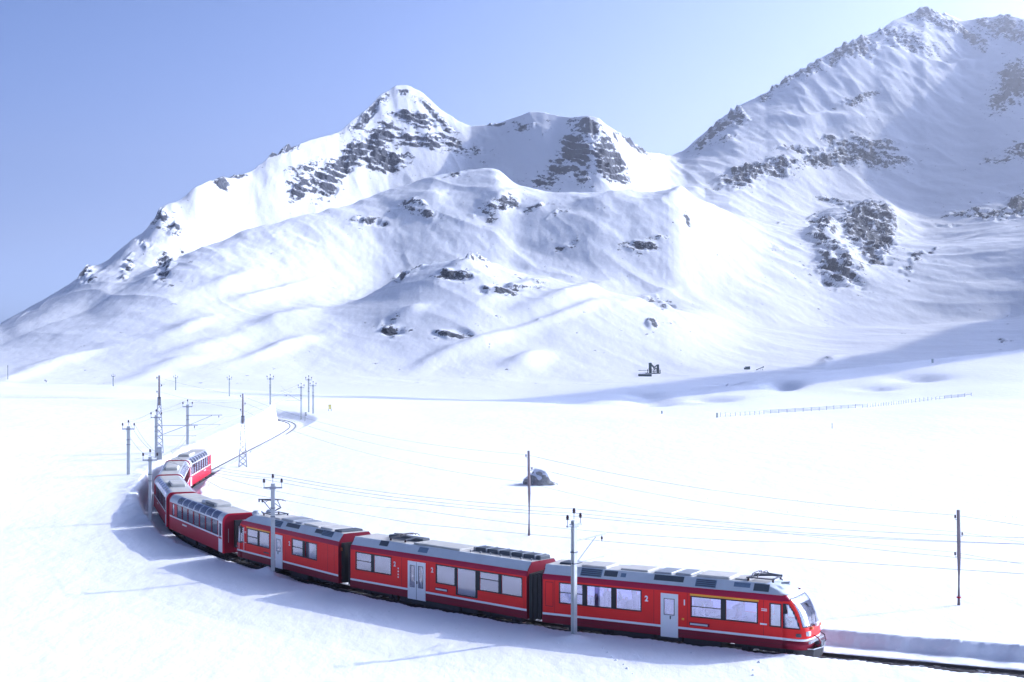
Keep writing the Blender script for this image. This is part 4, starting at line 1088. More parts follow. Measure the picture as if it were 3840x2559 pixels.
for car, xs_ in ((car1, (0.75, 6.62, 8.50, 12.62)), (car2, (4.75, 7.15, 14.80)), (car3, (0.5, 1.35, 7.0, 9.0, 12.9))):
    for xx in xs_:
        for s in (-1, 1): MB().box(xx - 0.008, xx + 0.008, s * (W + 0.0015) - 0.002, s * (W + 0.0015) + 0.002, 1.12, 2.88).build('panel_seam', 'dark_red', car)
for car, L_ in ((car1, 14.0), (car2, 14.9), (car3, 13.4)):
    for s in (-1, 1): MB().box(0.1, L_, s * (W + 0.0015) - 0.002, s * (W + 0.0015) + 0.002, 0.745, 0.757).build('skirt_seam', 'black', car)

# ------------------------------------------------------------------ panorama coaches
def coach(root, L):
    Wc = 1.32
    n = 7; xa, xb = 2.30, L - 1.28; pitch = (xb - xa) / n; gap = 0.11
    cells = [(xa + i * pitch + gap, xa + (i + 1) * pitch - gap) for i in range(n)]
    ends = [(0.95, 1.55)]
    arc = [(Wc, 2.76)] + [(Wc - 0.54 * (1 - math.cos(t)) ** 1.0, 2.76 + 0.60 * math.sin(t)) for t in np.linspace(0.18, math.pi / 2, 7)]
    arc[-1] = (0.78, 3.36)
    for s in (-1, 1):
        ya = -Wc if s < 0 else Wc - 0.05
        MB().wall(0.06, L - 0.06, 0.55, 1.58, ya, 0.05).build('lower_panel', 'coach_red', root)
        MB().wall(0.06, L - 0.06, 1.58, 1.70, ya - (0.004 if s < 0 else -0.004), 0.05).build('stripe', 'white', root)
        dz = (L - 0.85, L - 0.37, 1.75, 2.60)
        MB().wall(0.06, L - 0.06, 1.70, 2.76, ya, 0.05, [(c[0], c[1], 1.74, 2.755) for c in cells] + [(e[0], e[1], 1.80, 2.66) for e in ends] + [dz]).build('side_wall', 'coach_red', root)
        for c in cells:
            o = MB().wall(c[0] - 0.03, c[1] + 0.03, 1.72, 2.76, s * (Wc + 0.008) - 0.006, 0.012, [(c[0] + 0.015, c[1] - 0.015, 1.755, 2.745)]).build('side_window', 'black', root)
            MB().box(c[0], c[1], s * (Wc - 0.016) - 0.004, s * (Wc - 0.016) + 0.004, 1.74, 2.75).build('pane', 'dark_glass', o)
        for e in ends:
            o = MB().wall(e[0] - 0.05, e[1] + 0.05, 1.75, 2.71, s * (Wc + 0.008) - 0.006, 0.012, [(e[0], e[1], 1.80, 2.66)]).build('toilet_window', 'black', root)
            MB().box(e[0], e[1], s * (Wc - 0.016) - 0.004, s * (Wc - 0.016) + 0.004, 1.80, 2.66).build('pane', 'window', o)
        # white entrance door
        o = MB().wall(L - 1.08, L - 0.14, 0.56, 2.80, -(Wc + 0.03) if s < 0 else Wc - 0.01, 0.04, [dz]).build('door', 'white', root)
        MB().box(dz[0], dz[1], s * (Wc + 0.004) - 0.004, s * (Wc + 0.004) + 0.004, dz[2], dz[3]).build('pane', 'dark_glass', o)
        MB().wall(dz[0] - 0.04, dz[1] + 0.04, dz[2] - 0.04, dz[3] + 0.04, s * (Wc + 0.035) - 0.004, 0.008, [dz]).build('window_seal', 'black', o)
        MB().box(L - 0.98, L - 0.24, s * (Wc + 0.036) - 0.004, s * (Wc + 0.036) + 0.004, 1.52, 1.66).build('door_badge', 'coach_red', o)
        # curved silver cant with the roof-light openings
        xsb = sorted({0.06, L - 0.06, *[v for c in cells for v in c]})
        cant = MB(); lights = {i: MB() for i in range(n)}
        for i in range(len(xsb) - 1):
            mid = (xsb[i] + xsb[i + 1]) / 2
            cell = next((k for k, c in enumerate(cells) if c[0] < mid < c[1]), None)
            for j in range(len(arc) - 1):
                quad = [(xsb[i], s * arc[j][0], arc[j][1]), (xsb[i + 1], s * arc[j][0], arc[j][1]), (xsb[i + 1], s * arc[j + 1][0], arc[j + 1][1]), (xsb[i], s * arc[j + 1][0], arc[j + 1][1])]
                if cell is not None and 1 <= j <= len(arc) - 3: lights[cell].add(quad, [(0, 1, 2, 3)])
                else: cant.add(quad, [(0, 1, 2, 3)])
        cant.build('cant_panel', 'silver', root, solidify=0.03)
        for k in range(n): lights[k].build('roof_light', 'dark_glass', root, solidify=0.015)
    MB().box(0.06, L - 0.06, -0.79, 0.79, 3.31, 3.37).build('roof', 'coach_roof', root)
    MB().box(0.05, L - 0.05, -1.26, 1.26, 0.95, 1.03).build('floor', 'floor', root)
    outl = [(-Wc, 0.55), (Wc, 0.55)] + arc + [(-a, z) for a, z in reversed(arc)]
    big = [(a * 1.02, z + (0.02 if z > 2 else 0)) for a, z in outl]
    for x in (0.0, L):
        MB().prism(outl, 0, x - 0.03, x + 0.03).build('end_wall', 'dark_red', root)
        # bright red collar round the end
        c = MB(); mlen = len(outl)
        i0 = [(a * 0.93, z - (0.09 if z > 2 else 0)) for a, z in outl]
        xo = (x - 0.05, x + 0.09) if x == 0.0 else (x - 0.09, x + 0.05)
        for k in range(1, mlen):
            k2_ = (k + 1) % mlen
            A, B_, C_, D_2 = big[k], big[k2_], i0[k2_], i0[k]
            c.add([(xo[0],) + A, (xo[0],) + B_, (xo[0],) + C_, (xo[0],) + D_2, (xo[1],) + A, (xo[1],) + B_, (xo[1],) + C_, (xo[1],) + D_2],
                  [(0, 1, 2, 3), (7, 6, 5, 4), (0, 4, 5, 1), (3, 2, 6, 7)])
        c.build('end_collar', 'coach_red', root)
        e = 1 if x > 0 else -1
        MB().box(min(x + e * 0.03, x + e * 0.36), max(x + e * 0.03, x + e * 0.36), -0.52, 0.52, 0.95, 2.9).build('gangway', 'black', root)
        for s in (-1, 1): MB().tube([(x + e * 0.10, s * 0.95, 1.3), (x + e * 0.10, s * 0.95, 2.3)], 0.018, 5).build('handrail', 'galv', root)
    # air conditioning on the roof
    ac = MB().bbox(L * 0.52, L * 0.52 + 3.1, -0.62, 0.62, 3.37, 3.66, 0.09).build('air_conditioner', 'coach_roof', root)
    MB().bbox(L * 0.52 - 1.1, L * 0.52 - 0.05, -0.55, 0.55, 3.37, 3.58, 0.08).build('condenser', 'silver', ac)
    MB().box(L * 0.52 + 0.5, L * 0.52 + 2.6, -0.66, -0.615, 3.42, 3.56).build('louvre', 'grille', ac)
    for k in (1, 2, 3):
        MB().box(L * k / 4 - 0.02, L * k / 4 + 0.02, -0.80, 0.80, 3.372, 3.385).build('roof_seam', 'silver', root)
    underframe(root, [(4.4, 7.4, 0.20), (8.0, 10.4, 0.24)]); bogie(root, 2.5, 1.8); bogie(root, L - 2.5, 1.8)
    me = MB().bbox(-0.25, 0.25, -0.44, 0.44, 0.30, 0.46, 0.03).bbox(-0.31, -0.17, -0.44, 0.44, 0.40, 1.15, 0.04).box(-0.2, 0.2, -0.2, 0.2, 0, 0.3).build('seat', 'seat', mesh_only=True)
    for i in range(13):
        for s in (-1, 1): link_mesh('seat', me, root, (2.6 + i * 0.9, s * 0.78, 1.03), 0 if i % 2 else math.pi)
    for s in (-1, 1):
        MB().box(4.0, 5.3, s * (Wc + 0.003) - 0.002, s * (Wc + 0.003) + 0.002, 1.28, 1.40).build('lettering_plate', 'white', root)

LC = 15.25
CG = 'red panorama coaches behind the railcars'
spots = [((-19.75, 103.55), (-26.85, 117.0), 'red panorama coach nearest the railcars, seven tall tinted windows facing the camera'),
         ((-27.3, 118.0), (-32.0, 132.6), 'red panorama coach second behind the railcars, its shaded side seen past the mast'),
         ((-32.2, 133.5), (-35.0, 148.6), 'red panorama coach third behind the railcars, seen mostly as roof in the bend'),
         ((-35.2, 149.6), (-36.2, 164.5), 'red panorama coach at the tail end, its sunlit side facing right')]
proto = None
for f, r, lab in spots:
    fv = Vector(f); d = (fv - Vector(r)).normalized(); o0 = fv - d * LC
    if proto is None:
        proto = thing('panorama_coach', lab, 'coach', (o0.x, o0.y, 0), math.atan2(d.y, d.x), CG)
        coach(proto, LC); c = proto
        bpy.context.view_layer.update()
    else:
        c = copy_tree(proto)
        c['label'] = lab
        c.location = (o0.x, o0.y, 0); c.rotation_euler = (0, 0, math.atan2(d.y, d.x))
# ------------------------------------------------------------------ masts, poles and lattice towers
INS = [(0.035, 0), (0.055, 0.02), (0.10, 0.05), (0.045, 0.09), (0.09, 0.13), (0.045, 0.17), (0.075, 0.21), (0.035, 0.26), (0.0, 0.28)]
WIREPTS = {}
def mast(key, x, y, h, label, rz=0.0, arm=None, bracket=False, sunk=0.6, group='railway masts beside the line', w=0.30):
    z = ground_z(x, y)
    t = thing('catenary_mast', label, 'mast', (x, y, z), rz, group)
    # broad-flanged steel post: two flanges and a web
    MB().prism([(-w/2, -w*0.42), (w/2, -w*0.42), (w/2, -w*0.30), (0.05, -w*0.30), (0.05, w*0.30), (w/2, w*0.30), (w/2, w*0.42), (-w/2, w*0.42), (-w/2, w*0.30), (-0.05, w*0.30), (-0.05, -w*0.30), (-w/2, -w*0.30)], 2, -sunk, h).build('post', 'concrete', t)
    MB().bbox(-0.62, 0.62, -0.06, 0.06, h - 0.32, h - 0.22, 0.01).box(-0.2, 0.2, -0.16, 0.16, h - 0.36, h - 0.20).build('cross_arm', 'galv', t)
    pts = []
    for dx, dz in ((-0.58, -0.25), (0.0, 0.06), (0.58, -0.25)):
        pin = MB().tube([(dx, 0, h + dz), (dx, 0, h + dz + 0.40)], 0.022, 6).build('pin', 'galv', t)
        MB().lathe([(r * 1.15, zz) for r, zz in INS], 8, (dx, 0, h + dz + 0.32)).build('insulator', 'insulator', pin)
        c, s_ = math.cos(rz), math.sin(rz)
        pts.append(Vector((x + dx * c, y + dx * s_, z + h + dz + 0.55)))
    WIREPTS[key] = pts
    if arm:
        ax, ay, az = arm           # end of the cantilever, in the world, over the track
        c, s_ = math.cos(-rz), math.sin(-rz)
        L_ = ((ax - x) * c - (ay - y) * s_, (ax - x) * s_ + (ay - y) * c)
        d = math.hypot(*L_); ux, uy = L_[0] / d, L_[1] / d
        zt = az - z
        MB().tube([(ux * 0.1, uy * 0.1, zt), (ux * (d + 0.4), uy * (d + 0.4), zt + 0.02)], 0.035, 6).build('cantilever', 'galv', t)
        MB().tube([(ux * 0.1, uy * 0.1, zt - 1.25), (ux * d * 0.78, uy * d * 0.78, zt - 0.03)], 0.028, 6).build('strut', 'galv', t)
        MB().tube([(ux * d, uy * d, zt), (ux * d, uy * d, zt - 0.35)], 0.02, 6).lathe([(0.03, 0), (0.07, 0.03), (0.04, 0.08), (0.07, 0.13), (0.03, 0.17)], 8, (ux * d, uy * d, zt - 0.25)).build('hanger', 'insulator', t)
        MB().tube([(ux * 0.1, uy * 0.1, zt - 1.15), (ux * (d + 0.2), uy * (d + 0.2), zt - 1.18)], 0.018, 6).build('steady_arm', 'galv', t)
    if bracket:
        zb = h - 1.05
        MB().tube([(-0.1, 0, zb), (-0.95, 0, zb + 0.02)], 0.045, 6).build('bracket', 'dark_steel', t)
        MB().tube([(-0.1, 0, zb - 0.75), (-0.66, 0, zb - 0.04)], 0.025, 6).build('strut', 'dark_steel', t)
        for dx in (-0.9, -0.7):
            MB().lathe([(0.03, 0), (0.06, 0.03), (0.035, 0.07), (0.06, 0.11), (0.02, 0.15)], 8, (dx, 0, zb - 0.16)).build('insulator', 'insulator', t)
    for zz in (h * 0.62, h * 0.72):
        MB().box(-w/2 - 0.03, w/2 + 0.03, -w*0.42 - 0.03, w*0.42 + 0.03, zz - 0.025, zz + 0.025).build('clamp', 'dark_steel', t)
    return t
def track_near(x, y):
    i = int(((TR[:, 0] - x)**2 + (TR[:, 1] - y)**2).argmin()); return TR[i]
def over(x, y, z):
    p = track_near(x, y); return (p[0], p[1], z)
P = locate(1319, 1457, 60); mast('m1', P.x, P.y, 261 * P.y / F, 'thick grey mast in front of the leading railcar, near the picture centre', rz=0.9, arm=over(P.x, P.y, 5.3), w=0.26)
P = locate(627, 1311, 60); mast('m2', P.x, P.y, 199 * P.y / F, 'grey mast with a short side bracket in front of the third railcar', rz=0.12, bracket=True, w=0.26)
P = locate(345, 1195, 60); mast('m3', P.x, P.y, 145 * P.y / F, 'tall grey mast in front of the second panorama coach', rz=0.1, w=0.26)
mast('m6', -39.0, 144.6, 4.9, 'leftmost grey mast standing alone on the snow left of the bend', rz=0.1)
mast('m4', -40.4, 161.5, 4.8, 'grey mast with long arm to the right, left of the tail coach roofs', rz=0.08, arm=over(-40.4, 161.5, 6.3))
mast('m5', -40.6, 178.0, 5.0, 'grey mast rising behind the tail coach, its arm reaching right', rz=0.08, arm=over(-40.6, 178.0, 6.6))
P = locate(692, 964); mast('m7', P.x, P.y, 6.6, 'grey mast with arm to the left where the track bends out of sight', rz=0.05, arm=over(P.x, P.y, P.z + 4.9))
P = locate(696, 957); mast('m8', P.x + 0.3, P.y + 6, 6.9, 'tallest of the masts at the far bend, just behind the armed one', rz=0.05)
P = locate(719.5, 951); mast('m9', P.x, P.y, 5.9, 'rightmost mast at the far bend, on the snow bank', rz=0.05)
for key, x, yb, hh, lab in (('p4', 621, 930, 5.0, 'thin far pole right of the far lattice tower'), ('p3', 527, 911, 4.8, 'thin far pole left of the nearer lattice tower, below the mountain'),
                            ('p2', 403.6, 897, 4.0, 'thin far pole right of the farther lattice tower'), ('p1', 260, 888, 3.4, 'farthest thin pole, leftmost on the snow horizon')):
    P = locate(x, yb); mast(key, P.x, P.y, hh, lab, w=0.26, group='far poles along the snow edge')

def lattice_tower(x, y, z, hl, ht, label):
    t = thing('lattice_tower', label, 'tower', (x, y, z), 0.2, 'lattice towers with wooden tops')
    a0, a1 = 0.46, 0.15
    corner = lambda sx, sy, zz: (sx * (a0 + (a1 - a0) * zz / hl), sy * (a0 + (a1 - a0) * zz / hl), zz)
    for sx, sy in ((-1, -1), (1, -1), (1, 1), (-1, 1)):
        MB().tube([corner(sx, sy, -0.4), corner(sx, sy, hl)], 0.055, 5).build('leg', 'galv', t)
    n = 9
    for k in range(n):
        z0, z1 = hl * k / n, hl * (k + 1) / n
        for (p, q_) in (((-1, -1), (1, -1)), ((1, -1), (1, 1)), ((1, 1), (-1, 1)), ((-1, 1), (-1, -1))):
            MB().tube([corner(*p, z0), corner(*q_, z1)], 0.032, 4).build('brace', 'galv', t)
            MB().tube([corner(*q_, z0), corner(*p, z1)], 0.032, 4).build('brace', 'galv', t)
    MB().tube([(0, 0, hl - 0.9), (0, 0, ht)], 0.13, 8, 0.10).build('wooden_top', 'wood', t)
    MB().box(-0.2, 0.2, -0.2, 0.2, hl - 0.05, hl + 0.05).build('collar', 'dark_steel', t)
    pts = []
    for k, (dz, sx) in enumerate(((-0.35, -1), (-1.25, 1), (-2.0, -1))):
        hk = MB().tube([(0, 0, ht + dz - 0.1), (sx * 0.26, 0, ht + dz - 0.1), (sx * 0.26, 0, ht + dz)], 0.016, 5).build('hook', 'dark_steel', t)
        MB().lathe([(r * 0.9, zz * 0.8) for r, zz in INS], 8, (sx * 0.26, 0, ht + dz - 0.02)).build('insulator', 'insulator', hk)
        pts.append(Vector((x + sx * 0.26, y, z + ht + dz + 0.15)))
    return pts
P = locate(366, 1041, 150); T1 = lattice_tower(P.x, P.y, P.z, 127 * P.y / F, 178 * P.y / F, 'lattice tower with wooden top left of the track, behind the coaches')
P = locate(558, 1073, 150); T2 = lattice_tower(P.x, P.y, P.z, 116 * P.y / F, 168 * P.y / F, 'lattice tower with wooden top on open snow right of the track')

def wood_pole(x, y, z, h, label):
    t = thing('telegraph_pole', label, 'pole', (x, y, z), 0.3, 'plain wooden poles on the snow')
    MB().tube([(0, 0, -0.5), (0.02, 0, h * 0.5), (-0.03, 0, h)], 0.125, 8, 0.095).build('post', 'wood', t)
    pts = []
    for dz, sx in ((-0.45, -1), (-1.45, 1), (-2.6, -1)):
        hk = MB().tube([(0, 0, h + dz - 0.1), (sx * 0.24, 0, h + dz - 0.1), (sx * 0.24, 0, h + dz)], 0.014, 5).build('hook', 'dark_steel', t)
        MB().lathe([(r * 0.75, zz * 0.75) for r, zz in INS], 8, (sx * 0.24, 0, h + dz - 0.02)).build('insulator', 'insulator', hk)
        pts.append(Vector((x + sx * 0.24, y, z + h + dz + 0.15)))
    return pts
P = locate(1215.5, 1231); W1 = wood_pole(P.x, P.y, P.z, 195 * P.y / F, 'slim wooden pole beside the boulder in mid field')
P = locate(2203, 1391); W2 = wood_pole(P.x, P.y, P.z, 219 * P.y / F, 'slim wooden pole at right with a small red band')
MB().lathe([(0.128, 0), (0.128, 0.07)], 8, (P.x, P.y, P.z + 0.42)).build('band', 'coach_red', bpy.data.objects['telegraph_pole.001']).matrix_parent_inverse = Matrix.Translation((P.x, P.y, P.z)).inverted() if False else Matrix.Identity(4)
bnd = [o for o in bpy.data.objects if o.name.startswith('band')][0]
bnd.data.transform(Matrix.Translation((-P.x, -P.y, -P.z)))

# ------------------------------------------------------------------ wires
def sagged(a, b_, sag, n=14):
    return [a.lerp(b_, i / n) - Vector((0, 0, sag * 4 * (i / n) * (1 - i / n))) for i in range(n)]
def wire(pts, sag, label, r=0.010, group='overhead wires of the railway'):
    path = []
    for a, b_ in zip(pts[:-1], pts[1:]): path += sagged(a, b_, sag * (b_ - a).length / 30.0)
    path.append(pts[-1])
    tag(MB().tube(path, r, 4).build('overhead_wire', 'wire'), label, 'wire', group)
off = {'m0': [Vector((30.2 + d, 64.0 - d * 0.4, 6.6 + e)) for d, e in ((-0.5, 0), (0, 0.3), (0.5, 0))]}
far_end = [Vector((-150, 330, 12))] * 3
order = ['m1', 'm2', 'm3', 'm6', 'm4', 'm5', 'm7']
for k, lab in ((0, 'feeder wire on the near insulators of the track masts'), (1, 'feeder wire on the top insulators of the track masts'), (2, 'feeder wire on the far insulators of the track masts')):
    wire([off['m0'][k]] + [WIREPTS[m_][k] for m_ in order], 0.35, lab)
ii = list(range(int(np.argmin(np.abs(TR[:, 1] - 50))), int(np.argmin(np.hypot(TR[:, 0] + 47, TR[:, 1] - 287))), 52))
def gz_rail(i): return float(np.interp(TR[i][1], [60, 120, 160, 290], [0, 0, 0.4, 1.2]))
wire([Vector((TR[i][0], TR[i][1], 4.78 + gz_rail(i))) for i in ii], 0.02, 'contact wire low over the middle of the track')
wire([Vector((TR[i][0], TR[i][1], 5.65 + gz_rail(i))) for i in ii], 0.45, 'sagging support wire just above the contact wire', 0.009)
dirw = (W2[0] - W1[0]); dirw.z = 0
for k, lab in ((0, 'telephone wire on the top hooks of the wooden poles'), (1, 'telephone wire on the middle hooks of the wooden poles'), (2, 'telephone wire on the lowest hooks of the wooden poles')):
    wire([T2[k], W1[k], W2[k], W2[k] + dirw + Vector((0, 0, 0.5))], 0.5, lab, 0.007, 'telephone wires across the field')
for k, lab in ((0, 'far telephone wire on the top hooks of the two lattice towers'), (2, 'far telephone wire on the lower hooks of the two lattice towers')):
    wire([T2[k], T1[k]], 0.5, lab, 0.007, 'telephone wires across the field')

# ------------------------------------------------------------------ boulder in the field
P = locate(1248, 1113)
m, nt, b = new_mat('boulder_stone')
tc = nt.nodes.new("ShaderNodeTexCoord"); ge = nt.nodes.new("ShaderNodeNewGeometry"); sp = nt.nodes.new("ShaderNodeSeparateXYZ")
n1 = nt.nodes.new("ShaderNodeTexNoise"); n1.inputs['Scale'].default_value = 2.2; n1.inputs['Detail'].default_value = 9; n1.inputs['Roughness'].default_value = 0.68
nt.links.new(tc.outputs['Object'], n1.inputs['Vector']); nt.links.new(ge.outputs['Normal'], sp.inputs[0])
cr = nt.nodes.new("ShaderNodeValToRGB"); cr.color_ramp.elements[0].position = 0.32; cr.color_ramp.elements[0].color = (0.15, 0.16, 0.17, 1); cr.color_ramp.elements[1].position = 0.7; cr.color_ramp.elements[1].color = (0.42, 0.42, 0.38, 1)
nt.links.new(n1.outputs['Fac'], cr.inputs[0])
n4 = nt.nodes.new("ShaderNodeTexNoise"); n4.inputs['Scale'].default_value = 0.7; n4.inputs['Detail'].default_value = 3
nt.links.new(tc.outputs['Object'], n4.inputs['Vector'])
ad = nt.nodes.new("ShaderNodeMath"); ad.operation = 'MULTIPLY_ADD'; ad.inputs[1].default_value = 2.2; ad.inputs[2].default_value = -1.1
nt.links.new(n4.outputs['Fac'], ad.inputs[0])
a2 = nt.nodes.new("ShaderNodeMath"); a2.operation = 'ADD'; nt.links.new(sp.outputs['Z'], a2.inputs[0]); nt.links.new(ad.outputs[0], a2.inputs[1])
mr = nt.nodes.new("ShaderNodeMapRange"); mr.inputs['From Min'].default_value = 0.36; mr.inputs['From Max'].default_value = 0.42; nt.links.new(a2.outputs[0], mr.inputs[0])
mx = nt.nodes.new("ShaderNodeMix"); mx.data_type = 'RGBA'; mx.inputs[7].default_value = (0.87, 0.89, 0.92, 1)
nt.links.new(mr.outputs[0], mx.inputs[0]); nt.links.new(cr.outputs[0], mx.inputs[6]); nt.links.new(mx.outputs[2], b.inputs['Base Color'])
bp = nt.nodes.new("ShaderNodeBump"); bp.inputs['Strength'].default_value = 0.7; bp.inputs['Distance'].default_value = 0.3
nt.links.new(n1.outputs['Fac'], bp.inputs['Height']); nt.links.new(bp.outputs[0], b.inputs['Normal']); b.inputs['Roughness'].default_value = 0.85
M['boulder'] = m
bm = bmesh.new(); bmesh.ops.create_icosphere(bm, subdivisions=5, radius=1.0)
co = np.array([v.co[:] for v in bm.verts])
nz = fbm(co[:, 0] * 1.3 + co[:, 2] * 0.9 + 4, co[:, 1] * 1.3 - co[:, 2] * 0.7, 4, 201) * 0.30
for v, n_ in zip(bm.verts, nz):
    p = v.co.copy()
    p = p * (1 + n_)
    for d_, k_ in ((Vector((-0.7, -0.6, 0.4)), 0.72), (Vector((0.75, -0.3, 0.6)), 0.66), (Vector((0.1, -0.95, 0.1)), 0.70), (Vector((0.2, 0.2, 0.95)), 0.86), (Vector((0.95, 0.2, 0.2)), 0.8)):
        d_ = d_.normalized(); t_ = p.dot(d_)
        if t_ > k_: p -= d_ * (t_ - k_) * 0.5                 # cleaved faces
    v.co = (p.x * 1.8, p.y * 1.7, p.z * 1.45)
me = bpy.data.meshes.new('boulder'); bm.to_mesh(me); bm.free(); me.materials.append(M['boulder'])
me.polygons.foreach_set('use_smooth', [True] * len(me.polygons))
bo = link_mesh('boulder', me, None, (P.x, P.y, P.z + 0.1), 0.3)
tag(bo, 'grey boulder half buried in the open snow field', 'boulder')

# ------------------------------------------------------------------ snow fence on the right-hand slope
fpts = [(1655, 958), (1760, 951), (1880, 944), (1990, 937), (2090, 926), (2165, 917), (2240, 909)]
fence_pts = [locate(*p) for p in fpts]
fr0 = fence_pts[0]
fence = thing('snow_fence', 'long low fence of posts and rails across the right-hand snow slope', 'fence', fr0)
post_me = MB().bbox(-0.055, 0.055, -0.055, 0.055, -0.4, 0.95, 0.01).build('post', 'fence', mesh_only=True)
seg_l = [0]
for a, b_ in zip(fence_pts[:-1], fence_pts[1:]): seg_l.append(seg_l[-1] + (b_ - a).length)
def fence_at(s):
    k = int(np.clip(np.searchsorted(seg_l, s) - 1, 0, len(fence_pts) - 2)); f_ = (s - seg_l[k]) / (seg_l[k + 1] - seg_l[k])
    p = fence_pts[k].lerp(fence_pts[k + 1], f_); p.z = ground_z(p.x, p.y); return p
s_ = 0; prev = None
rr = random.Random(3)
while s_ < seg_l[-1]:
    p = fence_at(s_) - fr0
    link_mesh('post', post_me, fence, (p.x, p.y, p.z - rr.random() * 0.3), rr.random())
    if prev is not None:
        for zz in (0.2, 0.45, 0.7):
            if rr.random() < (1.0 if s_ < seg_l[-1] * 0.4 else 0.7):
                MB().tube([prev + Vector((0, 0, zz)), p + Vector((0, 0, zz + rr.uniform(-.05, .05)))], 0.07, 4).build('rail', 'fence', fence)
    prev = p; s_ += 2.1

# ------------------------------------------------------------------ small things on the field
def post(px, py, hpx, wpx, label, mat, name='marker_post'):
    P = locate(px, py); k = P.y / F; w_ = wpx * k / 2
    t = thing(name, label, 'post', P, 0.2)
    MB().bbox(-w_, w_, -w_, w_, -0.3, hpx * k, w_ * 0.2).build('shaft', mat, t)
    MB().bbox(-w_ * 1.15, w_ * 1.15, -w_ * 1.15, w_ * 1.15, hpx * k, hpx * k + w_ * 0.5, w_ * 0.15).build('cap', mat, t)
    return t
post(1648, 960, 10, 4, 'short grey post at the left end of the snow fence', 'concrete')
post(1521, 951, 6, 3, 'pale little post on the snow left of the snow fence', 'silver')
post(2143, 834, 8, 4, 'short grey post high on the right-hand snow slope', 'concrete')
post(18, 872, 32, 1.2, 'very thin pole at the far left edge of the snow field', 'galv', 'snow_pole')
P = locate(1091 * 0 + 2500 / 1.632 + 1090 / 1.7560 / 1.632, 1606 / 1.632)
post(1912, 985, 12, 0.8, 'thin stick in the bright snow below the fence', 'wood', 'snow_stake')

P = locate(758, 945); k = P.y / F
sg = thing('information_sign', 'yellow sign board on two legs, right of the far bend', 'sign', P, 0.15)
MB().bbox(-3.4 * k, 3.4 * k, -0.03, 0.03, 4.6 * k, 15 * k, 0.01).build('board', 'sign_yellow', sg)
MB().box(-2.9 * k, 2.9 * k, -0.045, -0.032, 5.6 * k, 12.6 * k).build('faded_panel', paint('faded_yellow', (0.80, 0.70, 0.25), 0.6), sg)
for s in (-1, 1): MB().box(s * 3.0 * k - 0.05, s * 3.0 * k + 0.05, -0.02, 0.06, -0.4, 5 * k).build('leg', 'galv', sg)

# lineside cabinet and signal
x_, y_ = -39.3, 158.5; z_ = ground_z(x_, y_)
cb = thing('lineside_cabinet', 'small grey cabinet at the foot of the mast behind the coaches', 'cabinet', (x_, y_, z_), 0.2)
MB().bbox(-0.28, 0.28, -0.22, 0.22, -0.4, 1.35, 0.03).build('case', 'galv', cb); MB().bbox(-0.34, 0.34, -0.28, 0.28, 1.35, 1.45, 0.03).build('lid', 'silver', cb)
MB().box(-0.22, 0.22, -0.235, -0.222, 0.1, 1.25).build('door', 'concrete', cb)
P = locate(701, 968); k = P.y / F
sgn_ = thing('railway_signal', 'small railway signal with black lamp plates beside the mast at the far bend', 'signal', P, 0.1)
MB().tube([(0, 0, -0.3), (0, 0, 20 * k)], 0.06, 8).build('post', 'galv', sgn_)
for z0, z1, mat in ((12.5, 16, 'black'), (17, 20.5, 'black')):
    pl = MB().bbox(-2.0 * k + 0.12, 2.0 * k + 0.12, -0.16, -0.05, z0 * k, z1 * k, 0.02).build('lamp_plate', mat, sgn_)
    MB().lathe([(0.09, 0), (0.11, 0.02), (0.0, 0.03)], 10, (0.12, 0, 0)).build('lens', 'lamp', pl).matrix_local = Matrix.Translation((0, -0.17, (z0 + z1) / 2 * k)) @ Matrix.Rotation(math.radians(90), 4, 'X')
P = locate(106, 879); k = P.y / F
bt = thing('viewing_board', 'small dark board on a post at the left rim of the snow field', 'board', P, 0.4)
MB().box(-0.12, 0.12, -0.12, 0.12, -0.3, 3.4 * k).build('post', 'wood', bt); MB().prism([(-4 * k, 3.2 * k), (1.5 * k, 3.2 * k), (1.5 * k, 4.2 * k), (-4 * k, 4.0 * k)], 1, -0.5, 0.5).build('board', 'dark_steel', bt)
MB().prism([(-3.5 * k, 5.4 * k), (-1 * k, 5.6 * k), (-1 * k, 6.3 * k), (-3.5 * k, 6.0 * k)], 1, -0.4, 0.4).tube([(-2.4 * k, 0, 4 * k), (-2.4 * k, 0, 5.6 * k)], 0.06, 5).build('lamp', 'dark_steel', bt)

# ------------------------------------------------------------------ gravel works on the shaded valley floor
P = locate(1497, 858, 500); k = P.y / F
gw = thing('gravel_plant', 'dark green gravel screening plant of hoppers and conveyors on the shaded valley floor', 'machine', P, 0.0)
MB().box(-14 * k, 20 * k, -2, 2, -0.4, 1.0 * k).build('base_frame', 'plant', gw)
for x0, x1, z0, z1 in ((-6, 0, 10, 24), (12, 17, 10, 20)):
    MB().prism([((x0 + 1) * k, 1 * k), ((x1 - 1) * k, 1 * k), (x1 * k, z0 * k), (x1 * k, z1 * k), (x0 * k, z1 * k), (x0 * k, z0 * k)], 1, -1.2, 1.2).build('hopper', 'plant', gw)
for a, c in (((-3, 23), (11, 10)), ((-2, 22), (8, 8)), ((13, 19), (7, 14)), ((-30, 6.5), (-6, 6))):
    MB().tube([(a[0] * k, 0, a[1] * k), (c[0] * k, 0, c[1] * k)], 0.42 if a[0] > -20 else 0.16, 4).build('conveyor', 'plant', gw)
for x in (-9, -5, 0, 4, 8, 12, 17, 20):
    MB().box(x * k - 0.1, x * k + 0.1, -1.6, -1.4, 0, (9 if x < 14 else 8) * k).box(x * k - 0.1, x * k + 0.1, 1.4, 1.6, 0, (9 if x < 14 else 8) * k).build('upright', 'plant', gw)
for z in (4, 7, 9.5): MB().box(-9 * k, 20 * k, -1.62, -1.5, z * k, z * k + 0.14).build('railing', 'plant', gw)
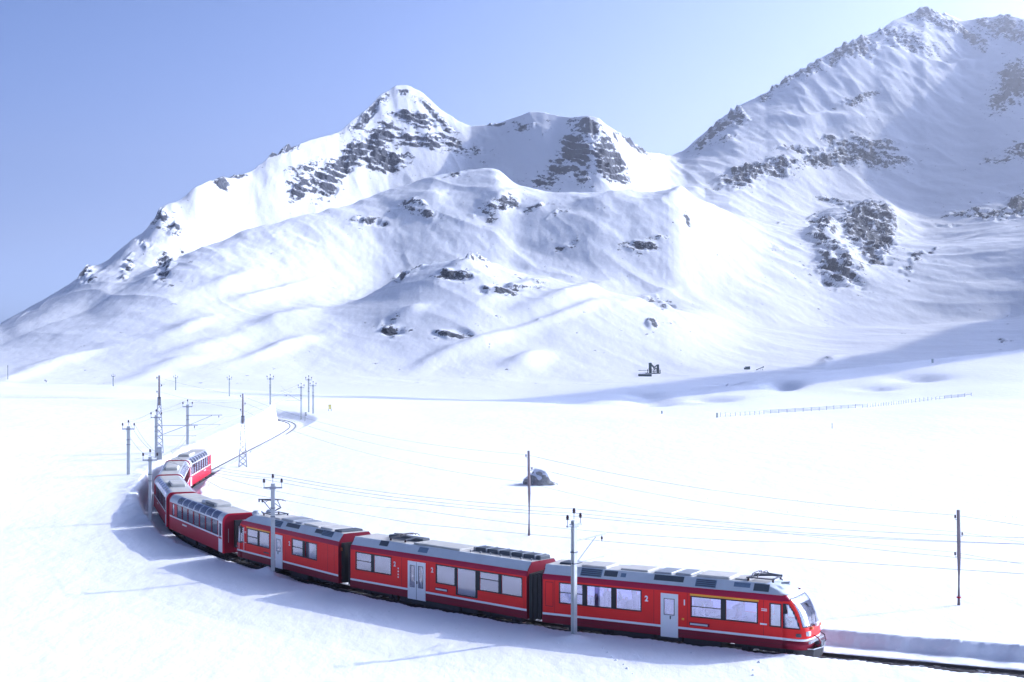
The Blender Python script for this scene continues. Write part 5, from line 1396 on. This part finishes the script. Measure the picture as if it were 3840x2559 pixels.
MB().box(0, 8 * k, -1.3, 1.3, 3.6 * k, 4.4 * k).build('screen_deck', 'galv', gw)
P = locate(1484, 865, 500); k = P.y / F
cn = thing('site_container', 'long dark container lying in front of the gravel plant', 'container', P, 0.05)
MB().bbox(-17 * k, 13 * k, -1.2, 1.2, -0.3, 5 * k, 0.08).build('box', 'plant', cn)
for i in range(9): MB().box((-16 + i * 3.3) * k, (-15 + i * 3.3) * k, -1.26, -1.19, 0.2 * k, 4.6 * k).build('rib', 'plant', cn)
MB().bbox(-17.5 * k, 13.5 * k, -1.3, 1.3, 5 * k, 5.9 * k, 0.1).build('snow_cap', 'snow', cn)
P = locate(1718, 849, 450); k = P.y / F
hb_ = thing('site_hut', 'small dark hut on the crest of the right-hand snow slope', 'hut', P, 0.1)
MB().bbox(-5 * k, 5 * k, -1.0, 1.0, -0.3, 6 * k, 0.05).build('box', 'plant', hb_); MB().bbox(-8 * k, -5 * k, -0.8, 0.8, -0.3, 4 * k, 0.05).build('annex', 'plant', hb_); MB().bbox(-5.3 * k, 5.3 * k, -1.1, 1.1, 6 * k, 6.6 * k, 0.05).build('roof', 'dark_steel', hb_)
P = locate(1745, 851, 450); k = P.y / F
cv = thing('loading_conveyor', 'slanting dark conveyor on the slope crest beside the hut', 'machine', P, 0.0)
MB().prism([(-7 * k, 0.3 * k), (9 * k, 6.5 * k), (9 * k, 8 * k), (-7 * k, 1.6 * k)], 1, -0.5, 0.5).build('belt', 'plant', cv)
for x in (3, 7): MB().tube([(x * k, 0, -0.3), ((x + 1) * k, 0, (2.8 + x * 0.4) * k)], 0.10, 5).build('leg', 'plant', cv)
MB().bbox(7.5 * k, 10 * k, -0.5, 0.5, 6 * k, 9 * k, 0.05).build('drive', 'plant', cv)

# ------------------------------------------------------------------ people in the leading railcar
def person_mesh(coat):
    """one continuous seated figure, grown over a skeleton"""
    J = [(0, 0, 0.46), (0, 0, 0.62), (-0.03, 0, 0.82), (-0.04, 0, 0.98), (-0.02, 0, 1.07), (0.0, 0, 1.17), (0.02, 0, 1.26),       # pelvis .. crown
         (-0.04, 0.19, 0.94), (0.06, 0.23, 0.72), (0.26, 0.16, 0.66), (0.34, 0.13, 0.67),                                  # arm
         (-0.04, -0.19, 0.94), (0.06, -0.23, 0.72), (0.26, -0.16, 0.66), (0.34, -0.13, 0.67),
         (0.02, 0.10, 0.45), (0.42, 0.12, 0.46), (0.45, 0.12, 0.08), (0.56, 0.12, 0.04),
         (0.02, -0.10, 0.45), (0.42, -0.12, 0.46), (0.45, -0.12, 0.08), (0.56, -0.12, 0.04), (0.085, 0, 1.16)]
    E_ = [(0, 1), (1, 2), (2, 3), (3, 4), (4, 5), (5, 6), (3, 7), (7, 8), (8, 9), (9, 10), (3, 11), (11, 12), (12, 13), (13, 14), (0, 15), (15, 16), (16, 17), (17, 18), (0, 19), (19, 20), (20, 21), (21, 22), (5, 23)]
    R_ = [.15, .14, .15, .13, .055, .088, .075, .075, .055, .042, .04, .075, .055, .042, .04, .09, .075, .05, .045, .09, .075, .05, .045, .03]
    me = bpy.data.meshes.new('person'); me.from_pydata(J, E_, [])
    o = bpy.data.objects.new('person', me); COL.objects.link(o)
    md = o.modifiers.new('skin', 'SKIN')
    for i, v in enumerate(me.skin_vertices[0].data): v.radius = (R_[i], R_[i] * (1.25 if i in (1, 2, 3) else 1.0)); v.use_root = (i == 0)
    o.modifiers.new('sub', 'SUBSURF').render_levels = 1; o.modifiers['sub'].levels = 1
    dg = bpy.context.evaluated_depsgraph_get(); dg.update()
    out = bpy.data.meshes.new_from_object(o.evaluated_get(dg)); bpy.data.objects.remove(o)
    out.materials.clear()
    for m_ in (coat, 'skin', 'hair', 'grille_blue'): out.materials.append(M[m_])
    for p in out.polygons:
        c = p.center
        if c.z > 1.05: p.material_index = 2 if (c.z > 1.20 or c.x < -0.01) else 1
        elif c.x > 0.31 and c.z > 0.6: p.material_index = 1
        elif c.z < 0.50: p.material_index = 3
        p.use_smooth = True
    return out
PM = {c: person_mesh(c) for c in ('coat_blue', 'coat_grey', 'coat_wine')}
def person(car, x, y, z, rz, coat, label):
    a = car.rotation_euler.z; c, s_ = math.cos(a), math.sin(a)
    o = link_mesh('person', PM[coat], None, (car.location.x + x * c - y * s_, car.location.y + x * s_ + y * c, z), a + rz)
    tag(o, label, 'person', 'people inside the leading railcar')
person(car1, LF - 1.55, -0.25, 1.02, 0, 'coat_blue', 'driver in dark jacket sitting in the cab of the leading railcar')
person(car1, 2.95, -0.75, 1.02, 0, 'coat_grey', 'passenger in grey coat behind the second window of the leading railcar')
person(car1, 3.75, 0.55, 1.02, math.pi, 'coat_blue', 'passenger in blue coat facing back behind the second window of the leading railcar')
person(car1, 4.75, -0.75, 1.02, 0, 'coat_wine', 'passenger in wine coat behind the third window of the leading railcar')
person(car1, 5.55, 0.5, 1.02, math.pi, 'coat_grey', 'passenger in grey coat facing back behind the third window of the leading railcar')
person(car1, 9.1, -0.75, 1.02, 0, 'coat_blue', 'passenger in blue coat under the yellow stripe of the leading railcar')
person(car1, 11.0, -0.6, 1.02, math.pi, 'coat_wine', 'passenger in wine coat behind the window next to the cab')

# ------------------------------------------------------------------ tracks in the snow: little lumps thrown up beside footprints and skis
def lumps(name, label, paths, spacing, size, seed):
    rn = random.Random(seed); mb = MB()
    for pts in paths:
        w = [locate(*p) for p in pts]
        for a, b_ in zip(w[:-1], w[1:]):
            n = max(1, int((b_ - a).length / spacing))
            for i in range(n):
                p = a.lerp(b_, (i + rn.uniform(-.2, .2)) / n); s0 = size * rn.uniform(0.6, 1.3)
                p = Vector((p.x + rn.uniform(-.12, .12), p.y + rn.uniform(-.2, .2), 0)); p.z = ground_z(p.x, p.y)
                ring = [(p.x + s0 * math.cos(t) * rn.uniform(.8, 1.2), p.y + s0 * math.sin(t) * rn.uniform(.8, 1.2), p.z - 0.03) for t in (0, 1.05, 2.1, 3.14, 4.2, 5.2)]
                mb.add(ring + [(p.x, p.y, p.z + s0 * rn.uniform(0.4, 0.7))], [(j, (j + 1) % 6, 6) for j in range(6)])
    o = mb.build(name, 'snow'); o['kind'] = 'stuff'
lumps('footprints', '', [[(660, 1172), (700, 1185), (735, 1200), (748, 1215)], [(1750, 1523), (1738, 1540), (1725, 1560)], [(1390, 1490), (1430, 1530), (1465, 1560)]], 0.75, 0.13, 5)
lumps('ski_tracks', '', [[(1500, 1130), (1640, 1150), (1800, 1175), (1930, 1205), (2010, 1235)], [(1830, 1150), (1900, 1170), (2060, 1180), (2200, 1186)], [(2010, 1150), (2070, 1168), (2150, 1180), (2353, 1190)]], 0.5, 0.07, 8)
lumps('snow_clods', '', [[(1000, 1440), (1150, 1462), (1300, 1478), (1450, 1500)], [(900, 1405), (1010, 1430)], [(560, 1318), (640, 1340)], [(1600, 1502), (1650, 1520)]], 1.3, 0.09, 13)
